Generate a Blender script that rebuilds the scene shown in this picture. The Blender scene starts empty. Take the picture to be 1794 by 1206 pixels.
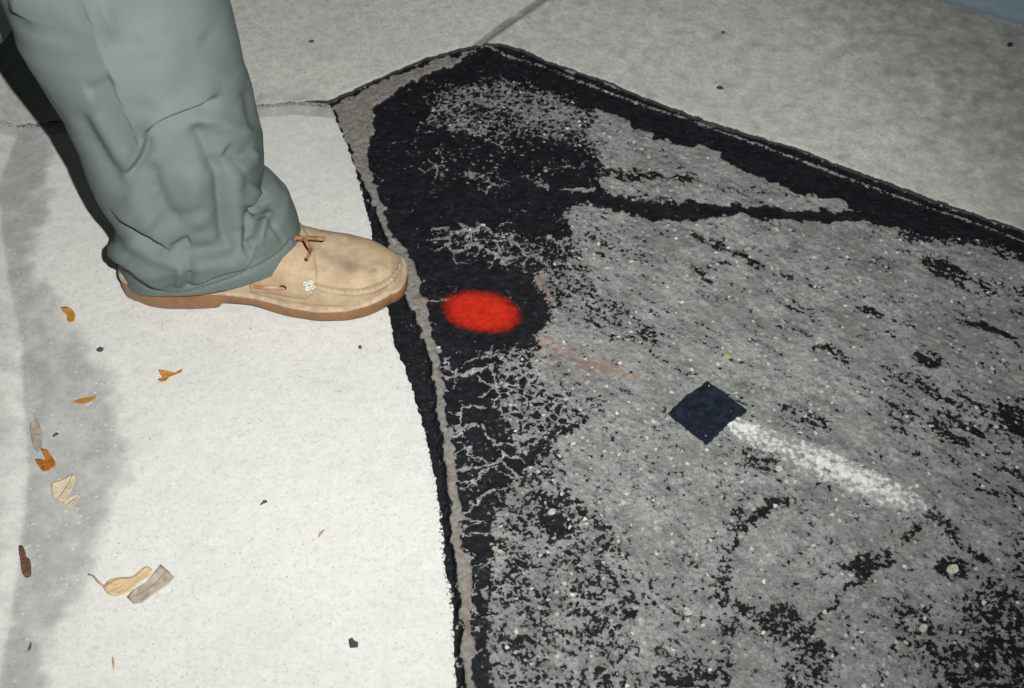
import bpy, bmesh, math, random
import numpy as np
from mathutils import Vector

random.seed(5)
C = bpy.context.scene.collection
R = math.radians
scene = bpy.context.scene

# ------------------------------------------------------------------ camera, sky, light
PITCH = R(50.0)          # degrees the camera looks down
CAM_H = 1.03
FPX = 2205.0             # focal length in pixels of the 1794 px wide photograph
cam_d = bpy.data.cameras.new('camera')
cam_d.sensor_width = 36.0
cam_d.lens = FPX / 1794.0 * 36.0
cam_d.clip_start = 0.02
cam_d.clip_end = 500.0
cam_d.dof.use_dof = True
cam_d.dof.focus_distance = 1.28
cam_d.dof.aperture_fstop = 9.0
cam = bpy.data.objects.new('camera', cam_d)
cam.location = (0, 0, CAM_H)
cam.rotation_euler = (R(90) - PITCH, 0, 0)
C.objects.link(cam)
scene.camera = cam

world = bpy.data.worlds.new("World")
scene.world = world
world.use_nodes = True
wn = world.node_tree.nodes
wl = world.node_tree.links
bg = wn.get('Background') or wn.new('ShaderNodeBackground')
sky = wn.new('ShaderNodeTexSky')
sky.sky_type = 'NISHITA'
sky.sun_disc = False
sky.sun_elevation = R(2.0)       # last dusk light, the picture was taken by flash
sky.sun_rotation = R(200)
wl.new(sky.outputs[0], bg.inputs[0])
bg.inputs[1].default_value = 0.03

# the flash gun the photographer held just right of and above the lens
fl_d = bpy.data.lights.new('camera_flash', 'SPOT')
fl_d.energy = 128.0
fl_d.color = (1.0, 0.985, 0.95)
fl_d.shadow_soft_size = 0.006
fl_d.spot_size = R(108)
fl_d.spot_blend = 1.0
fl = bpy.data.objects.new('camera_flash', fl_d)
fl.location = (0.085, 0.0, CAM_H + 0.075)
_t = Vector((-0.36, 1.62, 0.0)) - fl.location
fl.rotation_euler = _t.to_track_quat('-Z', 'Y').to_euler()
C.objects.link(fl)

scene.view_settings.view_transform = 'Standard'
scene.view_settings.look = 'None'
scene.view_settings.exposure = 0.0
scene.view_settings.gamma = 1.0

# ------------------------------------------------------------------ measuring helpers
SP, CP = math.sin(PITCH), math.cos(PITCH)

def ground(px, py, z=0.0):
    """the point at height z that the photograph shows at (px, py)"""
    px = np.asarray(px, float); py = np.asarray(py, float)
    a = (px - 897.0) / FPX; b = (603.0 - py) / FPX
    dx, dy, dz = a, CP + b * SP, -SP + b * CP
    t = (z - CAM_H) / dz
    return dx * t, dy * t

def at_y(px, py, y):
    """the point at distance y in front of the camera seen at (px, py)"""
    a = (px - 897.0) / FPX; b = (603.0 - py) / FPX
    t = y / (CP + b * SP)
    return np.array([a * t, y, CAM_H + (-SP + b * CP) * t])

def to_px(x, y, z):
    z = z - CAM_H
    dep = y * CP - z * SP
    up = y * SP + z * CP
    dep = np.maximum(dep, 0.05)
    return 897.0 + FPX * x / dep, 603.0 - FPX * up / dep

def smooth(t):
    t = np.clip(t, 0, 1)
    return t * t * (3 - 2 * t)

def vnoise(x, y, seed=0):
    xi = np.floor(x).astype(np.int64); yi = np.floor(y).astype(np.int64)
    xf = smooth(x - xi); yf = smooth(y - yi)
    def h(a, b):
        n = (a * 374761393 + b * 668265263 + seed * 974634777) & 0xffffffff
        n = ((n ^ (n >> 13)) * 1274126177) & 0xffffffff
        return ((n ^ (n >> 16)) & 0xffff) / 65535.0
    return ((h(xi, yi) * (1 - xf) + h(xi + 1, yi) * xf) * (1 - yf)
            + (h(xi, yi + 1) * (1 - xf) + h(xi + 1, yi + 1) * xf) * yf)

def fbm(x, y, oct=4, seed=0):
    s = 0; a = 1; t = 0
    for k in range(oct):
        s = s + a * vnoise(x * 2 ** k + 17.3 * k, y * 2 ** k - 9.1 * k, seed + k)
        t += a; a *= 0.5
    return s / t

def seg_dist(X, Y, pts):
    """distance to a polyline, and signed side (+ = left of travel)"""
    best = np.full(X.shape, 1e9); side = np.zeros(X.shape); along = np.zeros(X.shape)
    tot = 0.0
    L = [math.dist(pts[i], pts[i + 1]) for i in range(len(pts) - 1)]
    T = sum(L)
    for i in range(len(pts) - 1):
        ax, ay = pts[i]; bx, by = pts[i + 1]
        dx, dy = bx - ax, by - ay
        l2 = dx * dx + dy * dy + 1e-12
        t = np.clip(((X - ax) * dx + (Y - ay) * dy) / l2, 0, 1)
        ex, ey = X - ax - t * dx, Y - ay - t * dy
        d = np.hypot(ex, ey)
        m = d < best
        best = np.where(m, d, best)
        side = np.where(m, np.sign(dx * ey - dy * ex), side)
        along = np.where(m, (tot + t * L[i]) / T, along)
        tot += L[i]
    return best, side, along

def inside(X, Y, poly):
    c = np.zeros(X.shape, bool)
    n = len(poly)
    for i in range(n):
        x1, y1 = poly[i]; x2, y2 = poly[(i + 1) % n]
        if y1 == y2: continue
        m = ((y1 > Y) != (y2 > Y)) & (X < (x2 - x1) * (Y - y1) / (y2 - y1) + x1)
        c ^= m
    return c

def poly_sd(X, Y, poly):
    """signed distance, + inside"""
    d, _, _ = seg_dist(X, Y, list(poly) + [poly[0]])
    return np.where(inside(X, Y, poly), d, -d)

def local(fn, X, Y, pts, pad, default):
    """evaluate fn only near the points"""
    xs = [p[0] for p in pts]; ys = [p[1] for p in pts]
    m = (X > min(xs) - pad) & (X < max(xs) + pad) & (Y > min(ys) - pad) & (Y < max(ys) + pad)
    out = np.full(X.shape, default, float)
    if m.any():
        out[m] = fn(X[m], Y[m])
    return out

# ------------------------------------------------------------------ object helpers
def link(name, me, m=None, parent=None):
    o = bpy.data.objects.new(name, me)
    C.objects.link(o)
    if m is not None: me.materials.append(m)
    if parent is not None: o.parent = parent
    return o

def mesh_from(name, V, F, m=None, parent=None, shade=True, attrs=None):
    me = bpy.data.meshes.new(name)
    V = np.asarray(V, np.float32)
    if isinstance(F, np.ndarray):
        nf = len(F); k = F.shape[1]
        me.vertices.add(len(V)); me.vertices.foreach_set('co', V.ravel())
        me.loops.add(nf * k); me.loops.foreach_set('vertex_index', F.astype(np.int32).ravel())
        me.polygons.add(nf)
        me.polygons.foreach_set('loop_start', np.arange(0, nf * k, k, dtype=np.int32))
        me.polygons.foreach_set('loop_total', np.full(nf, k, np.int32))
        me.update(calc_edges=True)
        me.validate()
    else:
        me.from_pydata([tuple(map(float, v)) for v in V], [], F)
    if shade:
        me.polygons.foreach_set('use_smooth', np.ones(len(me.polygons), bool))
    if attrs:
        for k, a in attrs.items():
            at = me.attributes.new(k, 'FLOAT', 'POINT')
            at.data.foreach_set('value', np.asarray(a, np.float32).ravel())
    me.update()
    return link(name, me, m, parent)

def grid_faces(nr, nc, wrap=False, flip=False):
    i = np.arange(nr - 1)[:, None]
    cc = nc if wrap else nc - 1
    j = np.arange(cc)[None, :]
    j2 = (j + 1) % nc
    a = i * nc + j; b = i * nc + j2; c = (i + 1) * nc + j2; d = (i + 1) * nc + j
    F = np.stack([a, b, c, d], -1).reshape(-1, 4)
    return F[:, ::-1].copy() if flip else F

def bm_obj(name, bm, m=None, parent=None, shade=True):
    me = bpy.data.meshes.new(name)
    bmesh.ops.recalc_face_normals(bm, faces=bm.faces)
    bm.to_mesh(me); bm.free()
    if shade:
        for p in me.polygons: p.use_smooth = True
    return link(name, me, m, parent)

def tag(o, label=None, cat=None, group=None, kind=None):
    if label: o['label'] = label
    if cat: o['category'] = cat
    if group: o['group'] = group
    if kind: o['kind'] = kind
    return o

def tube(pts, r, n=10, cap=True, flat=1.0):
    """tube through points; r number or list; returns V, F"""
    P = [Vector(p) for p in pts]
    rr = r if isinstance(r, (list, tuple)) else [r] * len(P)
    V = []; F = []
    up = Vector((0.13, -0.2, 1)).normalized()
    for i, p in enumerate(P):
        t = (P[min(i + 1, len(P) - 1)] - P[max(i - 1, 0)]).normalized()
        s = t.cross(up)
        if s.length < 1e-4: s = t.cross(Vector((1, 0, 0)))
        s.normalize(); u = s.cross(t).normalized()
        for k in range(n):
            a = 2 * math.pi * k / n
            V.append(p + s * (math.cos(a) * rr[i]) + u * (math.sin(a) * rr[i] * flat))
    for i in range(len(P) - 1):
        for k in range(n):
            k2 = (k + 1) % n
            F.append((i * n + k, i * n + k2, (i + 1) * n + k2, (i + 1) * n + k))
    if cap:
        F.append(tuple(range(n - 1, -1, -1)))
        b = (len(P) - 1) * n
        F.append(tuple(b + k for k in range(n)))
    return [tuple(v) for v in V], F

def spline(pts, n):
    """Catmull-Rom through pts"""
    P = np.asarray(pts, float)
    P = np.vstack([2 * P[0] - P[1], P, 2 * P[-1] - P[-2]])
    out = []
    segs = len(P) - 3
    for t in np.linspace(0, segs - 1e-6, n):
        i = int(t); f = t - i
        p0, p1, p2, p3 = P[i:i + 4]
        out.append(0.5 * ((2 * p1) + (-p0 + p2) * f + (2 * p0 - 5 * p1 + 4 * p2 - p3) * f * f
                          + (-p0 + 3 * p1 - 3 * p2 + p3) * f ** 3))
    return np.array(out)

# ------------------------------------------------------------------ material helpers
class NT:
    def __init__(self, name):
        self.m = bpy.data.materials.new(name)
        self.m.use_nodes = True
        self.t = self.m.node_tree
        self.n = self.t.nodes; self.l = self.t.links
        self.b = self.n['Principled BSDF']
        self.tc = self.n.new('ShaderNodeTexCoord').outputs['Object']
    def put(self, s, v):
        if hasattr(v, 'is_output') or isinstance(v, bpy.types.NodeSocket): self.l.new(v, s)
        elif isinstance(v, (tuple, list)) and s.type == 'RGBA': s.default_value = (*v[:3], 1)
        else: s.default_value = v
    def math(self, op, a, b=0.0, c=None, clamp=False):
        n = self.n.new('ShaderNodeMath'); n.operation = op; n.use_clamp = clamp
        self.put(n.inputs[0], a); self.put(n.inputs[1], b)
        if c is not None: self.put(n.inputs[2], c)
        return n.outputs[0]
    def attr(self, name):
        n = self.n.new('ShaderNodeAttribute'); n.attribute_name = name
        return n.outputs['Fac']
    def map(self, rot=0.0, scale=(1, 1, 1), loc=(0, 0, 0)):
        n = self.n.new('ShaderNodeMapping')
        n.inputs['Rotation'].default_value = (0, 0, rot)
        n.inputs['Scale'].default_value = scale
        n.inputs['Location'].default_value = loc
        self.l.new(self.tc, n.inputs[0])
        return n.outputs[0]
    def rotstretch(self, ang, sx, sy):
        a = self.n.new('ShaderNodeMapping')
        a.inputs['Rotation'].default_value = (0, 0, -ang)
        self.l.new(self.tc, a.inputs[0])
        b = self.n.new('ShaderNodeMapping')
        b.inputs['Scale'].default_value = (sx, sy, 1)
        self.l.new(a.outputs[0], b.inputs[0])
        return b.outputs[0]
    def noise(self, scale, detail=3.0, rough=0.5, vec=None, dist=0.0, col=False):
        n = self.n.new('ShaderNodeTexNoise')
        n.inputs['Scale'].default_value = scale; n.inputs['Detail'].default_value = detail
        n.inputs['Roughness'].default_value = rough; n.inputs['Distortion'].default_value = dist
        self.l.new(vec if vec is not None else self.tc, n.inputs['Vector'])
        return n.outputs['Color' if col else 'Fac']
    def voro(self, scale, feature='F1', vec=None, out='Distance', rand=1.0):
        n = self.n.new('ShaderNodeTexVoronoi')
        n.feature = feature
        n.inputs['Scale'].default_value = scale
        n.inputs['Randomness'].default_value = rand
        self.l.new(vec if vec is not None else self.tc, n.inputs['Vector'])
        return n.outputs[out]
    def step(self, v, lo, hi):
        n = self.n.new('ShaderNodeMapRange'); n.interpolation_type = 'SMOOTHSTEP'
        self.put(n.inputs['Value'], v)
        self.put(n.inputs['From Min'], lo); self.put(n.inputs['From Max'], hi)
        n.inputs['To Min'].default_value = 0; n.inputs['To Max'].default_value = 1
        return n.outputs[0]
    def mix(self, f, a, b, mode='MIX'):
        n = self.n.new('ShaderNodeMix'); n.data_type = 'RGBA'; n.blend_type = mode
        self.put(n.inputs[0], f); self.put(n.inputs[6], a); self.put(n.inputs[7], b)
        return n.outputs[2]
    def sepx(self, c):
        n = self.n.new('ShaderNodeSeparateColor'); self.l.new(c, n.inputs[0])
        return n.outputs
    def bump(self, h, strength=0.3, dist=0.001, prev=None):
        n = self.n.new('ShaderNodeBump')
        n.inputs['Strength'].default_value = strength; n.inputs['Distance'].default_value = dist
        self.l.new(h, n.inputs['Height'])
        if prev is not None: self.l.new(prev, n.inputs['Normal'])
        self.l.new(n.outputs[0], self.b.inputs['Normal'])
        return n.outputs[0]
    def done(self, color=None, rough=None, spec=None):
        if color is not None: self.put(self.b.inputs['Base Color'], color)
        if rough is not None: self.put(self.b.inputs['Roughness'], rough)
        if spec is not None: self.put(self.b.inputs['Specular IOR Level'], spec)
        return self.m

def simple(name, col, rough=0.7, var=0.25, scale=200, bump=0.2, spec=0.3, col2=None):
    k = NT(name)
    n = k.noise(scale, 4)
    c2 = col2 or tuple(c * (1 - var) for c in col)
    k.bump(n, bump, 0.0006)
    return k.done(k.mix(k.step(n, 0.35, 0.65), c2, col), rough, spec)

# ---------------- asphalt under worn sealcoat
gx, gy = ground([1480, 1780], [640, 800])
STREAK = math.atan2(gy[1] - gy[0], gx[1] - gx[0])

def asphalt_mat():
    k = NT('worn_asphalt')
    tar, streak, net = k.attr('tar'), k.attr('streak'), k.attr('net')
    clean, tint = k.attr('joint'), k.attr('rust')
    iso = k.math('ADD', k.math('MULTIPLY', k.noise(75, 2.5, 0.6, dist=0.3), 0.40), k.math('MULTIPLY', k.noise(200, 3, 0.65), 0.65))
    iso = k.math('SUBTRACT', iso, 0.025)
    st = k.math('ADD', k.math('MULTIPLY', k.noise(130, 2.4, 0.55, vec=k.rotstretch(STREAK, 0.26, 1.0), dist=0.3), 0.55), k.math('MULTIPLY', k.noise(200, 3, 0.6), 0.5))
    st = k.math('SUBTRACT', st, 0.025)
    # crazed network: light cracks where the coating split
    warp = k.n.new('ShaderNodeVectorMath'); warp.operation = 'MULTIPLY_ADD'
    k.l.new(k.noise(75, 4, 0.65, col=True), warp.inputs[0])
    warp.inputs[1].default_value = (0.024, 0.024, 0.0)
    k.l.new(k.tc, warp.inputs[2])
    ve = k.voro(105, 'DISTANCE_TO_EDGE', vec=warp.outputs[0])
    netv = k.math('MULTIPLY', k.step(ve, 0.0, 0.34), 0.42)
    netv = k.math('ADD', netv, k.math('MULTIPLY', k.noise(190, 2.2, 0.55, dist=0.3), 0.62))
    a = k.mix(streak, iso, st)
    nn = k.mix(net, a, netv)
    fac = k.math('MULTIPLY', k.math('SUBTRACT', nn, 0.5), 3.1)
    v = k.math('ADD', tar, fac)
    pit = k.voro(300, 'F1')
    v = k.math('ADD', v, k.math('MULTIPLY', k.math('SUBTRACT', pit, 0.42), -0.35))
    big = k.noise(30, 3, 0.5)
    v = k.math('ADD', v, k.math('MULTIPLY', k.math('SUBTRACT', big, 0.5), 0.5))
    cw = k.n.new('ShaderNodeVectorMath'); cw.operation = 'MULTIPLY_ADD'
    k.l.new(k.noise(45, 5, 0.7, col=True), cw.inputs[0]); cw.inputs[1].default_value = (0.035, 0.035, 0.0)
    k.l.new(k.tc, cw.inputs[2])
    ck = k.math('SUBTRACT', 1.0, k.step(k.voro(34, 'DISTANCE_TO_EDGE', vec=cw.outputs[0]), 0.012, 0.050))
    ck = k.math('MULTIPLY', ck, k.step(k.noise(26, 3, 0.6), 0.42, 0.56))
    ck = k.math('MULTIPLY', ck, k.step(tar, 0.75, 1.0))
    v = k.math('SUBTRACT', v, k.math('MULTIPLY', k.math('MULTIPLY', ck, net), 2.2))
    pc = k.sepx(k.voro(140, 'F1', out='Color')); pd = k.voro(140, 'F1')
    pits = k.math('MULTIPLY', k.step(pc[1], 0.80, 0.84), k.math('SUBTRACT', 1.0, k.step(pd, 0.12, 0.42)))
    pits = k.math('MULTIPLY', pits, k.step(k.noise(16, 3, 0.6), 0.42, 0.58))
    v = k.math('ADD', v, k.math('MULTIPLY', pits, 0.50))
    gc = k.sepx(k.voro(125, 'F1', out='Color')); gdd = k.voro(125, 'F1')
    grit = k.math('MULTIPLY', k.step(gc[2], 0.70, 0.74), k.math('SUBTRACT', 1.0, k.step(gdd, 0.10, 0.36)))
    v = k.math('SUBTRACT', v, k.math('MULTIPLY', grit, 0.5))
    black = k.step(v, 0.40, 0.57)
    halo = k.step(v, -0.25, 0.40)
    # dusty grey matrix with fine grit and aggregate
    g1 = k.noise(420, 5, 0.7)
    g2 = k.noise(14, 4, 0.6)
    grey = k.mix(k.step(g1, 0.32, 0.68), (0.165, 0.171, 0.168), (0.47, 0.48, 0.465))
    sc = k.sepx(k.voro(170, 'F1', out='Color', vec=k.rotstretch(STREAK, 0.7, 1.0)))
    grey = k.mix(0.42, grey, k.mix(sc[0], (0.135, 0.14, 0.14), (0.42, 0.425, 0.41)))
    grey = k.mix(k.math('MULTIPLY', k.step(g2, 0.42, 0.62), 0.5), grey, (0.150, 0.149, 0.142))
    g3 = k.noise(120, 3, 0.6, vec=k.rotstretch(STREAK, 0.3, 1.0))
    grey = k.mix(k.math('MULTIPLY', k.step(g3, 0.52, 0.70), 0.5), grey, (0.28, 0.285, 0.27))
    grey = k.mix(k.math('MULTIPLY', k.step(g3, 0.48, 0.32), 0.5), grey, (0.09, 0.092, 0.092))
    vc = k.sepx(k.voro(120, 'F1', out='Color')); vd = k.voro(160, 'F1')
    vd = k.voro(120, 'F1')
    fleck = k.math('MULTIPLY', k.step(vc[0], 0.62, 0.66), k.math('SUBTRACT', 1.0, k.step(vd, 0.22, 0.36)))
    tone = k.mix(vc[1], (0.26, 0.25, 0.245), (0.44, 0.43, 0.38))
    vc2 = k.sepx(k.voro(75, 'F1', out='Color'))
    wv = k.n.new('ShaderNodeVectorMath'); wv.operation = 'MULTIPLY_ADD'
    k.l.new(k.noise(240, 2, 0.6, col=True), wv.inputs[0]); wv.inputs[1].default_value = (0.006, 0.006, 0)
    k.l.new(k.tc, wv.inputs[2])
    vo = k.n.new('ShaderNodeTexVoronoi'); vo.inputs['Scale'].default_value = 75
    k.l.new(wv.outputs[0], vo.inputs['Vector'])
    vs = k.sepx(vo.outputs['Color'])
    stone = k.math('MULTIPLY', k.step(vs[0], 0.955, 0.96), k.math('SUBTRACT', 1.0, k.step(vo.outputs['Distance'], 0.10, 0.22)))
    open_ = k.math('SUBTRACT', 1.0, k.step(tar, 0.80, 1.0))
    stone = k.math('MULTIPLY', stone, open_)
    # the tar itself, blue-black, faintly uneven, with sparse pinprick grains
    tn = k.noise(90, 4, 0.6)
    tarc = k.mix(k.step(tn, 0.35, 0.75), (0.0062, 0.0066, 0.0080), (0.0125, 0.0145, 0.020))
    vg = k.sepx(k.voro(330, 'F1', out='Color')); vgd = k.voro(330, 'F1')
    grain = k.math('MULTIPLY', k.step(vg[2], 0.955, 0.965), k.math('SUBTRACT', 1.0, k.step(vgd, 0.15, 0.32)))
    grain = k.math('MULTIPLY', grain, k.math('ADD', 0.30, k.math('MULTIPLY', open_, 0.6)))
    tarc = k.mix(grain, tarc, (0.22, 0.23, 0.22))
    grey = k.mix(k.math('MULTIPLY', fleck, 0.75), grey, tone)
    grey = k.mix(k.math('MULTIPLY', grit, 0.8), grey, k.mix(gc[0], (0.26, 0.27, 0.26), (0.62, 0.61, 0.56)))
    jn = k.mix(k.step(k.noise(260, 4, 0.65), 0.3, 0.7), (0.165, 0.155, 0.145), (0.27, 0.26, 0.24))
    jn = k.mix(k.step(k.noise(35, 4, 0.6), 0.55, 0.7), jn, (0.17, 0.13, 0.10))
    grey = k.mix(k.step(clean, 0.3, 0.7), grey, jn)
    grey = k.mix(k.math('MULTIPLY', halo, k.math('SUBTRACT', 0.36, k.math('MULTIPLY', clean, 0.34))), grey, (0.085, 0.088, 0.090))
    col = k.mix(black, grey, tarc)
    col = k.mix(k.math('MULTIPLY', stone, 0.95), col, k.mix(vs[1], (0.22, 0.21, 0.18), (0.46, 0.44, 0.38)))
    rn = k.math('MULTIPLY', tint, k.step(k.noise(160, 3, 0.6), 0.36, 0.62))
    col = k.mix(k.math('MULTIPLY', rn, k.math('SUBTRACT', 1.0, k.math('MULTIPLY', black, 0.97))), col, (0.36, 0.17, 0.125))
    # dark pinholes between the stones, and pale worn stone faces
    mc = k.sepx(k.voro(135, 'F1', out='Color', vec=wv.outputs[0])); md = k.voro(135, 'F1', vec=wv.outputs[0])
    hole = k.math('MULTIPLY', k.step(mc[2], 0.83, 0.84), k.math('SUBTRACT', 1.0, k.step(md, 0.18, 0.32)))
    nojoint = k.math('SUBTRACT', 1.0, k.step(clean, 0.3, 0.7))
    col = k.mix(k.math('MULTIPLY', k.math('MULTIPLY', hole, 0.72), nojoint), col, (0.022, 0.022, 0.024))
    face = k.math('MULTIPLY', k.step(mc[0], 0.75, 0.76), k.math('SUBTRACT', 1.0, k.step(md, 0.20, 0.30)))
    face = k.math('MULTIPLY', k.math('MULTIPLY', face, k.math('SUBTRACT', 1.0, k.math('MULTIPLY', k.step(tar, 0.7, 1.2), 0.95))), nojoint)
    col = k.mix(k.math('MULTIPLY', face, 0.85), col, k.mix(mc[1], (0.27, 0.28, 0.27), (0.74, 0.73, 0.67)))
    h = k.math('ADD', k.math('MULTIPLY', g1, 0.5), k.math('MULTIPLY', vd, -0.4))
    h = k.math('ADD', h, k.math('MULTIPLY', iso, 0.5))
    h = k.math('SUBTRACT', h, k.math('MULTIPLY', hole, 0.6))
    k.bump(h, 0.9, 0.0026)
    rough = k.math('ADD', 0.92, k.math('MULTIPLY', black, -0.30))
    return k.done(col, rough, 0.22)

def concrete_mat(name, light, dark, dirt_and_falloff, mott=0.5, speck=0.35):
    k = NT(name)
    d = k.attr('dirt_and_falloff'); tn = k.attr('tint')
    n1 = k.noise(60, 6, 0.75); n2 = k.noise(210, 5, 0.75); n3 = k.noise(7, 4, 0.6)
    col = k.mix(k.math('MULTIPLY', k.step(n1, 0.36, 0.66), mott), light, dark)
    col = k.mix(k.math('MULTIPLY', k.step(n2, 0.47, 0.66), speck), col, tuple(c * 0.62 for c in dark))
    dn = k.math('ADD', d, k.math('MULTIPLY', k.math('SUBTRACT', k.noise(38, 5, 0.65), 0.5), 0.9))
    col = k.mix(k.step(dn, 0.15, 0.85), col, k.mix(k.step(n2, 0.35, 0.65), tuple(c * 0.82 for c in dirt_and_falloff), dirt_and_falloff))
    col = k.mix(k.math('MULTIPLY', k.step(n3, 0.45, 0.7), 0.22), col, tuple(c * 0.8 for c in dark))
    # pinholes and grains
    vc = k.sepx(k.voro(135, 'F1', out='Color')); vd = k.voro(135, 'F1')
    pin = k.math('MULTIPLY', k.step(vc[0], 0.80, 0.82), k.math('SUBTRACT', 1.0, k.step(vd, 0.07, 0.2)))
    col = k.mix(k.math('MULTIPLY', pin, k.math('ADD', 0.15, k.math('MULTIPLY', vc[1], 0.5))), col, (0.16, 0.155, 0.14))
    fc = k.sepx(k.voro(330, 'F1', out='Color')); fd_ = k.voro(330, 'F1')
    fp = k.math('MULTIPLY', k.step(fc[0], 0.80, 0.84), k.math('SUBTRACT', 1.0, k.step(fd_, 0.15, 0.38)))
    col = k.mix(k.math('MULTIPLY', fp, k.math('MULTIPLY', fc[1], 0.55)), col, (0.20, 0.195, 0.18))
    vw = k.math('MULTIPLY', k.step(vc[2], 0.86, 0.88), k.math('SUBTRACT', 1.0, k.step(vd, 0.1, 0.25)))
    col = k.mix(k.math('MULTIPLY', vw, 0.45), col, tuple(min(1, c * 1.12) for c in light))
    tn = k.math('MULTIPLY', k.step(k.math('ADD', k.noise(330, 3, 0.6), k.math('SUBTRACT', tn, 0.5)), 0.46, 0.58), k.step(tn, 0.01, 0.2))
    col = k.mix(tn, col, (0.045, 0.044, 0.045))
    k.bump(k.math('ADD', k.math('MULTIPLY', k.noise(520, 3, 0.65), 0.5), k.math('ADD', k.math('MULTIPLY', pin, -0.9), k.math('MULTIPLY', fp, -0.5))), 0.45, 0.0007)
    return k.done(col, 0.9, 0.25)

M_ASPHALT = asphalt_mat()
M_GUTTER = concrete_mat('gutter_concrete', (0.635, 0.64, 0.615), (0.545, 0.55, 0.53), (0.34, 0.345, 0.34), 0.5, 0.32)
M_APRON = concrete_mat('apron_concrete', (0.62, 0.64, 0.595), (0.45, 0.47, 0.44), (0.215, 0.225, 0.215), 0.85, 0.55)

# ------------------------------------------------------------------ ground sheets
EDGE = [(470, 40), (560, 150), (580, 190), (600, 236), (620, 290), (636, 345), (650, 400), (652, 440), (668, 500), (684, 560), (691, 600), (711, 650),
        (728, 700), (744, 752), (754, 800), (764, 850), (771, 900), (777, 950), (783, 1000), (791, 1050), (795, 1100), (798, 1150), (801, 1190), (808, 1300)]
TOPE = [(-60, 226), (450, 184), (520, 178), (580, 176), (644, 146), (694, 124), (744, 103), (800, 86), (851, 74), (881, 77), (918, 87), (958, 107), (1018, 127),
        (1072, 145), (1118, 166), (1150, 179), (1251, 216), (1329, 240), (1389, 257), (1486, 295), (1590, 332), (1691, 369), (1780, 399), (1850, 428)]
ex, ey = ground(*zip(*EDGE)); tx, ty = ground(*zip(*TOPE))
o_ = np.argsort(ey)
eyS, exS = ey[o_], ex[o_]
def edge_x(y): return np.interp(y, eyS, exS)
def top_y(x): return np.interp(x, tx, ty)

def axis(lo, hi, step, far_lo, far_hi):
    a = list(np.arange(lo, hi, step))
    s = step; v = lo; pre = []
    while v > far_lo:
        s *= 1.35; v -= s; pre.append(v)
    s = step; v = a[-1]; post = []
    while v < far_hi:
        s *= 1.35; v += s; post.append(v)
    return np.array(pre[::-1] + a + post)

def jag(x, y, amp, seed=0):
    return (fbm(x * 160, y * 160, 3, seed) - 0.5) * 2 * amp

# --- asphalt
xs = axis(-0.34, 1.02, 0.0023, -30, 30); ys = axis(0.40, 1.42, 0.0018, -30, 40)
xs = np.concatenate([xs[xs < -0.215], np.arange(-0.2145, 0.09, 0.0013), xs[xs > 0.0915]])
X, Y = np.meshgrid(xs, ys)
PX, PY = to_px(X, Y, np.zeros_like(X))
far = (Y < 0.05)
PX = np.where(far, -5000, PX); PY = np.where(far, 9000, PY)
# uneven outlines: wobble the lookup a little, by noise that lives on the ground
WX = PX + (fbm(X * 90, Y * 90, 4, 3) - 0.5) * 20
WY = PY + (fbm(X * 90, Y * 90, 4, 8) - 0.5) * 20

tar = np.full(X.shape, 0.17)
streak = np.zeros(X.shape); net = np.zeros(X.shape)
joint = np.zeros(X.shape); rust = np.zeros(X.shape)

def area(poly, val, feather=14, st=None, nt=None, wob=True):
    global tar, streak, net
    A, B = (WX, WY) if wob else (PX, PY)
    sd = local(lambda a, b: poly_sd(a, b, poly), A, B, poly, feather * 2 + 4, -1e3)
    w = smooth(sd / feather + 0.5)
    tar = tar * (1 - w) + val * w
    if st is not None: streak = streak * (1 - w) + st * w
    if nt is not None: net = net * (1 - w) + nt * w
    return w

def line(pts, val, width, feather=3, wob=True, st=None, taper=False):
    global tar, net
    A, B = (WX, WY) if wob else (PX, PY)
    def f(a, b):
        d, s, t = seg_dist(a, b, pts)
        ww = width / 2 * (np.clip(4 * t * (1 - t), 0, 1) ** 0.5 if taper else 1)
        return ww - d
    sd = local(f, A, B, pts, width + feather * 2 + 4, -1e3)
    w = smooth(sd / feather + 0.5)
    tar = tar * (1 - w) + val * w
    net = net * (1 - w)
    return w

# base tone: streaky grey to the right
area([(1000, 330), (1900, 480), (1900, 940), (1150, 700), (990, 560)], 0.14, 60, st=1.0)
area([(860, 830), (1000, 740), (1160, 840), (1300, 1000), (1280, 1260), (830, 1260)], 0.43, 60, st=0.0)
area([(980, 760), (1150, 720), (1290, 800), (1250, 960), (1120, 1010), (1010, 930)], 0.17, 50)
area([(1100, 980), (1280, 960), (1260, 1120), (1110, 1130)], 0.27, 50)
# solid coating round the red spot and up to the corner
area([(582, 184), (700, 118), (800, 84), (860, 70), (985, 100), (1030, 190), (1045, 280), (1060, 345), (975, 366), (1000, 400), (1000, 440),
      (985, 458), (925, 470), (935, 500), (965, 535), (955, 566), (925, 582), (950, 604), (1050, 690), (1010, 742), (955, 782), (906, 828), (880, 860), (862, 960),
      (850, 1060), (858, 1200), (700, 1230), (640, 400)], 1.35, 24, st=0.0, nt=0.25)
area([(1040, 280), (1090, 296), (1160, 318), (1300, 350), (1160, 352), (1060, 345)], 0.50, 18)
area([(1000, 380), (1090, 392), (1165, 440), (1140, 470), (1010, 450)], 0.36, 26, st=0.6)
area([(985, 470), (1060, 500), (1150, 560), (1160, 590), (1080, 610), (985, 520)], 0.46, 22, st=0.8)
area([(960, 430), (1010, 430), (1060, 520), (990, 560), (955, 500)], 0.44, 16, st=0.3)
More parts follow.
